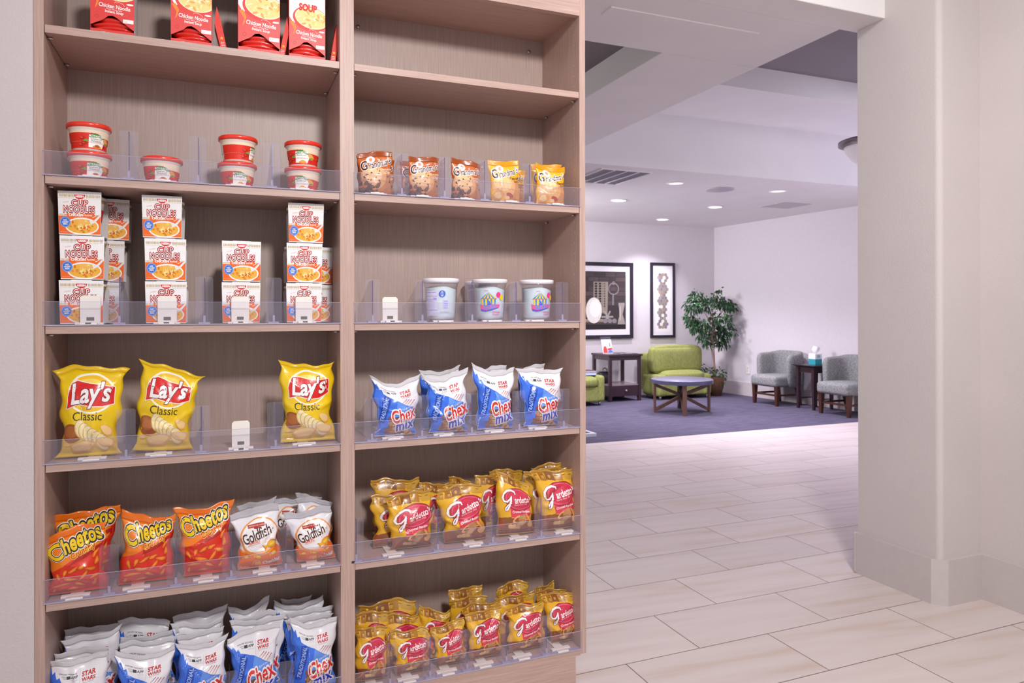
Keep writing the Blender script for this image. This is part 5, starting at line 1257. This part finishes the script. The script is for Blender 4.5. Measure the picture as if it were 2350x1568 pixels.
def still_life(t, x0, x1, z0, z1):
    w, h = x1-x0, z1-z0; y = Yb-.0182
    a = Art(h/w); A = h/w
    C = lambda c: card(c, .4)
    a.rect('print', C('#3E3638'), .004, .004, .996, A-.004)
    for i in range(9):
        for j in range(4): a.rect('print', C(['#4C4244','#453C3E','#574A4A'][(i+j) % 3]), .01+.25*j+(.1 if i % 2 else 0)*(j < 3), A*.42+.1*i, min(.99, .24+.25*j+(.1 if i % 2 else 0)), A*.42+.085+.1*i) if A*.42+.085+.1*i < A else None
    a.rect('print', C('#2A2628'), .004, .004, .996, A*.09); a.rect('print', C('#4A4042'), .004, A*.09, .996, A*.13)
    a.rect('print', C('#8E8070'), .02, A*.13, .45, A*.175); a.rect('print', C('#B9AA96'), .02, A*.165, .45, A*.178)
    a.poly('picture', C('#8F8478'), [(.22,A*.35),(.54,A*.25),(.56,A*.82),(.22,A*.82)])
    for i in range(10):
        for j in range(3): a.ell('picture', C('#2E282A'), .28+.095*j, A*.40+A*.043*i, .03, .022, 10)
    a.stroke('picture', C('#A0968A'), [(.46,A*.3),(.47,A*.82)], .02); a.stroke('picture', C('#A0968A'), [(.54,A*.26),(.555,A*.82)], .02)
    a.ell('picture', C('#E4DED8'), .23, A*.33, .19, .27, 0, 36); a.ell('picture', C('#F3EEEA'), .26, A*.36, .13, .18, 0, 30)
    a.ring('picture', C('#8E868A'), .70, A*.70, .13, .13, .022); a.ring('picture', C('#8E868A'), .70, A*.80, .035, .035, .014); a.stroke('picture', C('#8E868A'), [(.69,A*.62),(.685,A*.42)], .03)
    a.poly('picture', C('#9E9690'), [(.80,A*.09),(.98,A*.09),(.96,A*.17),(.92,A*.26),(.97,A*.42),(.97,A*.46),(.82,A*.46),(.82,A*.42),(.86,A*.26),(.81,A*.17)])
    a.ell('picture', C('#BDB6B0'), .86, A*.28, .02, .16, 0); 
    for i in range(6): a.stroke('picture', C('#A49C98'), [(.55,A*.22),(.55+.14*math.cos(i*1.05),A*.22+.14*math.sin(i*1.05))], .035)
    for i in range(3): a.ell('picture', C('#8A8286'), .50+.11*i, A*.15, .055, .05)
    a.done(None); apply_art(a, lambda uv, off: np.stack([x0+uv[:,0]*w, np.full(len(uv), y-off), z0+uv[:,1]*h], 1), t, step=.00006, base=.0003)
def hexes(t, x0, x1, z0, z1):
    w, h = x1-x0, z1-z0; A = h/w; a = Art(A); rnd = random.Random(8); r = .105
    a.rect('print', card('#F6F2F6'), .02, .02, .98, A-.02)
    cols = ['#9A8E8C','#9A8E8C','#A89A94','#9A8E8C','#8A8090','#9A8E8C','#A29690','#F4F0F2']
    rows = int((A-.3)/(r*1.5)) 
    for i in range(rows):
        yy = .16 + r + i*r*1.5
        for j in range(-2, 3):
            xx = .5 + (j + (.5 if i % 2 else 0))*r*1.74
            lim = .36 if i % 4 != 3 else .20
            if abs(xx-.5) > lim: continue
            a.ell('picture', card(rnd.choice(cols)), xx, yy, r, r, 30, 6)
            if rnd.random() < .28: a.ell('picture', card(rnd.choice(['#E2A83A','#4A68C8','#EDE8EC','#6E6468'])), xx, yy, r*.55, r*.55, rnd.choice((0, 30, 60)), 3)
    a.done(None); apply_art(a, lambda uv, off: np.stack([x0+uv[:,0]*w, np.full(len(uv), Yb-.0182-off), z0+uv[:,1]*h], 1), t, step=.00004, base=.0003)
frame('large black-framed monochrome still life with a white egg, cut by the shelf edge', (1322, 601), (1451, 777.5), .052, (.065, .075), still_life)
frame('tall narrow black-framed print of coloured hexagons', (1491.5, 604), (1547, 776.5), .040, (.035, .045), hexes)
# round coffee table
cx, cy = 5.08, 7.15
t = thing('coffee_table', 'round coffee table with slate top and crossed wooden legs', 'coffee table', (cx, cy, FR))
ZT2 = .400; TOP = pm('slate_tabletop', '#716E84', .35, coat=.1)
MB().lathe([(.352, ZT2-.050), (.362, ZT2-.048), (.362, ZT2-.004), (.358, ZT2), (.001, ZT2)], (cx, cy, 0), 64).build('tabletop', TOP, t)
MB().lathe([(.3625, ZT2-.047), (.3628, ZT2-.005)], (cx, cy, 0), 64, cap=False).build('edge_band', pm('edge_band', '#4C4A66', .3), t)
for a in (math.atan2(-.12, .32), math.atan2(-.28, -.16), math.atan2(.12, -.32), math.atan2(.27, .155)):
    d = np.array([math.cos(a), math.sin(a), 0]); n = np.array([-d[1], d[0], 0]); c0 = np.array([cx, cy, 0])
    MB().obox(c0 + d*.325 + np.array([0, 0, (FR+ZT2-.051)/2]), d*.012, n*.024, (0, 0, (ZT2-.051-FR)/2)).build('leg', WAL, t, .002)
    for (z0, z1) in ((.035, .19), (ZT2-.075, .21)):
        p0 = c0 + d*.313 + [0, 0, z0]; p1 = c0 + d*.02 + [0, 0, z1]; ax = (p1-p0)/2; u_ = np.cross(ax, n); u_ = u_/np.linalg.norm(u_)*.018
        MB().obox((p0+p1)/2, ax, n*.022, u_).build('brace', WAL, t, .002)
MB().obox(np.array([cx, cy, .20]), (.028, 0, 0), (0, .028, 0), (0, 0, .045)).build('center_block', WAL, t, .002)
# grey barrel armchairs
def barrel(dx, dy, label):
    x0, y0, y1 = 6.44+dx, 7.065+dy, 7.57+dy; xb = 6.955+dx
    t = thing('barrel_armchair', label, 'armchair', ((x0+xb)/2, (y0+y1)/2, FR), None)
    # seat cushion
    mb = MB(); v, f = rbox((x0, y0+.02, .245), (xb-.06, y1-.02, .375), .03, bulge=.012, axis=(2, 0)); mb.add(v, f, 0, True); mb.build('seat', GREYF, t)
    # wrap-around back
    path = [(x0+.17, y0-.01), (x0+.27, y0-.018), (xb-.16, y0-.018), (xb-.06, y0+.03), (xb-.02, y0+.12), (xb-.01, (y0+y1)/2), (xb-.02, y1-.12), (xb-.06, y1-.03), (xb-.16, y1+.018), (x0+.20, y1+.018), (x0+.12, y1+.01)]
    P = [np.array(p) for p in path]; cen = np.array([x0+.25, (y0+y1)/2]); rings = []
    for i, p in enumerate(P):
        d = P[min(i+1, len(P)-1)] - P[max(i-1, 0)]; d /= np.linalg.norm(d); n = np.array([-d[1], d[0]])      # inward
        if n @ (cen - p) < 0: n = -n
        th = .075 if 0 < i < len(P)-1 else .062; zt = .66 + (.03 if 2 < i < 8 else 0) - (.01 if i in (0, len(P)-1) else 0); zb_ = .25 if 2 < i < 8 else .22
        flare = -n*.02
        sec = [(p, zb_), (p + flare*.5, (zb_+zt)/2), (p + flare, zt-.03), (p + flare + n*.02, zt), (p + flare*.6 + n*(th-.015), zt), (p + n*th, zt-.03), (p + n*th, (zb_+zt)/2), (p + n*th, zb_)]
        rings.append([(q[0], q[1], z) for q, z in sec])
    mb = MB(); mb.loft(rings); o = mb.build('wraparound_back', GREYF, t)
    s = o.modifiers.new('sub', 'SUBSURF'); s.levels = 2; s.render_levels = 2
    for x, y, k in ((x0+.05, y0+.05, -1), (x0+.05, y1-.05, -1), (xb-.12, y0+.07, 1), (xb-.12, y1-.07, 1)):
        mb = MB(); tp, bt = .028, .017; lean_ = .05*k if k > 0 else -.005
        mb.loft([[(x+lean_+i*bt, y+j*bt, FR) for i, j in ((-1,-1),(1,-1),(1,1),(-1,1))], [(x+i*tp, y+j*tp, .255) for i, j in ((-1,-1),(1,-1),(1,1),(-1,1))]], smooth=False); mb.build('leg', CHW, t, .002)
    for y in (y0+.055, y1-.055): MB().obox(((x0+.05+xb-.10)/2, y, .135), ((xb-.14-x0-.05)/2, 0, 0), (0, .008, 0), (0, 0, .012)).build('stretcher', CHW, t)
    MB().obox((x0+.05, (y0+y1)/2, .135), (.008, 0, 0), (0, (y1-y0)/2-.07, 0), (0, 0, .012)).build('stretcher', CHW, t)
barrel(0, 0, 'grey tweed barrel armchair nearer the corner plant')
barrel(.045, -1.08, 'grey tweed barrel armchair partly hidden by the wall corner')
# small side table with tissue box
sx0, sx1, sy0, sy1, sz = 6.60, 6.94, 6.62, 6.93, .545
t = thing('side_table', 'small dark side table between the two grey armchairs', 'side table', ((sx0+sx1)/2, (sy0+sy1)/2, FR))
mb = MB(); rings = []
for ins, z in ((.035, sz-.028), (0, sz-.010), (0, sz)): rings.append([(sx0+ins-.02, sy0+ins-.02, z), (sx1-ins+.02, sy0+ins-.02, z), (sx1-ins+.02, sy1-ins+.02, z), (sx0+ins-.02, sy1-ins+.02, z)])
mb.loft(rings, smooth=False).build('tabletop', ESP, t, .002)
MB().box((sx0+.025, sy0+.025, sz-.095), (sx1-.025, sy1-.025, sz-.028)).build('apron', ESP, t)
for x in (sx0+.03, sx1-.03):
    for y in (sy0+.03, sy1-.03):
        mb = MB(); mb.loft([[(x+i*b_, y+j*b_, z) for i, j in ((-1,-1),(1,-1),(1,1),(-1,1))] for b_, z in ((.014, FR), (.019, .25), (.022, sz-.03))], smooth=False); mb.build('leg', ESP, t)
MB().box((sx0+.03, sy0+.025, .12), (sx1-.03, sy0+.035, .135)).box((sx0+.03, sy1-.035, .12), (sx1-.03, sy1-.025, .135)).build('stretcher', ESP, t)
tb = onY(1874, 840, 6.72); tx = tb[0]
t = thing('tissue_box', 'white and teal tissue box on the small side table', 'tissue box', (tx, 6.74, sz))
MB().box((tx-.045, 6.70, sz+.0005), (tx+.065, 6.81, sz+.07)).build('teal_base', card('#2F9AA8'), t, .002)
MB().box((tx-.045, 6.70, sz+.07), (tx+.065, 6.81, sz+.135)).build('white_top', card('#EEF0F6'), t, .002)
MB().prism([(tx+.01+.028*math.cos(a*.35), 6.6995, sz+.105+.02*math.sin(a*.35)) for a in range(18)], (0, .0003, 0)).build('leaf_print', card('#9CC4BC'), t)
mb = MB(); rnd = random.Random(4); rings = []
for k in range(5):
    r = [.012, .030, .045, .04, .03][k]; rings.append([(tx+.012+.02*k/4+r*math.cos(j*.52)*(1+.5*math.sin(j*2.1+k)), 6.755+r*.6*math.sin(j*.52)*(1+.4*math.cos(j*3+k)), sz+.132+.022*k+.014*math.sin(j*1.9+k)) for j in range(12)])
mb.loft(rings, cap=False).build('tissue', pm('tissue_paper', '#FAFAFF', .8), t)
# ficus in a basket, and a small trailing plant
LEAF = pm('ficus_leaf', '#214A2A', .4, vary=.5, vscale=14, coat=.1); LEAF2 = pm('ficus_leaf_light', '#3E6E3C', .4, vary=.3, vscale=14); BARK = pm('ficus_bark', '#A08070', .8, bump=.6, bscale=60); BASK = pm('woven_basket', '#6E4A34', .8, vary=.4, vscale=60, bump=1, bscale=90)
fx, fy = onZ(1640, 905, 0)[0] - .02, 8.38; fx = onY(1633, 800, fy)[0] + .02
t = thing('potted_ficus', 'tall artificial ficus tree with bare trunk in the lounge corner', 'potted plant', (fx, fy, FR))
px_ = onY(1641, 890, fy)[0]
MB().lathe([(.085, 0), (.115, .16), (.125, .26), (.118, .27), (.108, .25)], (px_, fy, FR), 36).build('basket', BASK, t)
MB().lathe([(.112, .235), (.001, .24)], (px_, fy, FR), 24, cap=False).build('moss', pm('moss', '#4A3A2A', .95), t)
def lf(mb, p, d, L_, w, mi):
    d = d/np.linalg.norm(d); s = np.cross(d, rnd_v()); s /= np.linalg.norm(s)+1e-9; n = np.cross(s, d)
    q = [p, p + d*L_*.35 + s*w - n*w*.35, p + d*L_*.75 + s*w*.6 - n*w*.3 - np.array([0,0,.01]), p + d*L_ - np.array([0,0,.018]), p + d*L_*.75 - s*w*.6 - n*w*.3 - np.array([0,0,.01]), p + d*L_*.35 - s*w - n*w*.35, p + d*L_*.5 + n*w*.1]
    mb.add(q, [(0,1,6),(1,2,6),(2,3,6),(3,4,6),(4,5,6),(5,0,6)], mi, False)
rnd = random.Random(17)
def rnd_v(): return np.array([rnd.gauss(0,1), rnd.gauss(0,1), rnd.gauss(0,1)])
trunk = MB(); z0 = .2
top = np.array([onY(1634, 760, fy)[0], fy, onY(1634, 760, fy)[2]])
trunk.tube([(px_-.01, fy, z0), (px_-.02, fy, .45), (fx-.015, fy+.01, .70), (fx-.01, fy, .95), (fx, fy, 1.18)], [.014, .012, .012, .010, .007])
trunk.tube([(px_+.02, fy+.01, z0), (px_+.0, fy+.02, .5), (fx+.02, fy+.01, .78), (fx+.05, fy, 1.05)], [.009, .008, .007, .005])
leafs = MB()
# leafy masses, from the photo's silhouette: (px, py, radius m, count)
for (qx, qy, rad, cnt) in ((1600,683,.13,95),(1590,705,.12,85),(1588,735,.12,80),(1618,700,.12,80),(1645,690,.11,70),(1662,700,.12,85),(1680,705,.10,60),(1656,735,.15,120),(1640,762,.15,120),(1668,762,.13,95),(1612,748,.13,90),(1624,783,.12,80),(1655,787,.12,85),(1612,775,.09,45),(1590,752,.08,40),(1653,668,.05,10),(1575,730,.05,14),(1696,700,.05,14)):
    yy = fy + rnd.uniform(-.12, .10); c = onY(qx, qy, yy)
    trunk.tube([(fx, fy, max(.9, c[2]-.28)), (np.array([fx, fy, c[2]-.1]) + c)/2, c], [.006, .004, .002], 5)
    for i in range(int(cnt*1.3)):
        v = rnd_v(); v /= np.linalg.norm(v); p = c + v*rad*1.1*rnd.random()**.5*np.array([1, .9, .75])
        if p[0] > wallx(p[1]) - .10: p[0] = wallx(p[1]) - .10
        d = v*.6 + np.array([0, 0, -.55]) + rnd_v()*.3; lf(leafs, p, d, rnd.uniform(.045, .07), rnd.uniform(.010, .016), 0 if rnd.random() < .75 else 1)
trunk.build('trunk', BARK, t); leafs.build('foliage', [LEAF, LEAF2], t)
t = thing('trailing_plant', 'small leafy plant round the foot of the ficus basket', 'plant', (px_, fy+.02, FR))
mb = MB(); st = MB()
for (qx, qy, rad, cnt, yy) in ((1605,847,.09,30,8.70),(1632,853,.08,30,fy+.02),(1652,860,.09,32,fy-.05),(1657,875,.06,16,fy-.08),(1612,858,.06,14,8.70)):
    c = onY(qx, qy, yy); st.tube([(px_, fy, .26), (px_*.5+c[0]*.5, (fy+yy)/2, max(.3, c[2]+.05)), c], .003, 5)
    for i in range(cnt):
        v = rnd_v(); v /= np.linalg.norm(v); p = c + v*rad*rnd.random()**.5; lf(mb, p, v + np.array([0,0,-.2]), rnd.uniform(.04, .06), rnd.uniform(.012, .018), 0 if rnd.random() < .6 else 1)
st.build('stems', BARK, t); mb.build('foliage', [LEAF, LEAF2], t)
# foot of a floor stand at the carpet edge
fb = onZ(1368, 1004, 0)
t = thing('floor_stand_base', 'white metal foot of a floor stand at the carpet edge', 'floor stand', (fb[0]-.25, fb[1]+.15, FR))
MB().box((fb[0]-.5, fb[1], FR), (fb[0], fb[1]+.04, FR+.035)).box((fb[0]-.04, fb[1]+.04, FR), (fb[0], fb[1]+.30, FR+.035)).box((fb[0]-.5, fb[1]+.26, FR), (fb[0]-.04, fb[1]+.30, FR+.035)).build('foot_frame', pm('white_metal', '#DADCE8', .35, metal=.3), t, .003)
MB().box((fb[0]-.5, fb[1]+.04, FR), (fb[0]-.04, fb[1]+.26, FR+.02)).build('foot_plate', BK, t)
MB().tube([(fb[0]-.46, fb[1]+.15, FR+.02), (fb[0]-.46, fb[1]+.15, 1.1)], .014, 16).build('upright', STEEL, t)
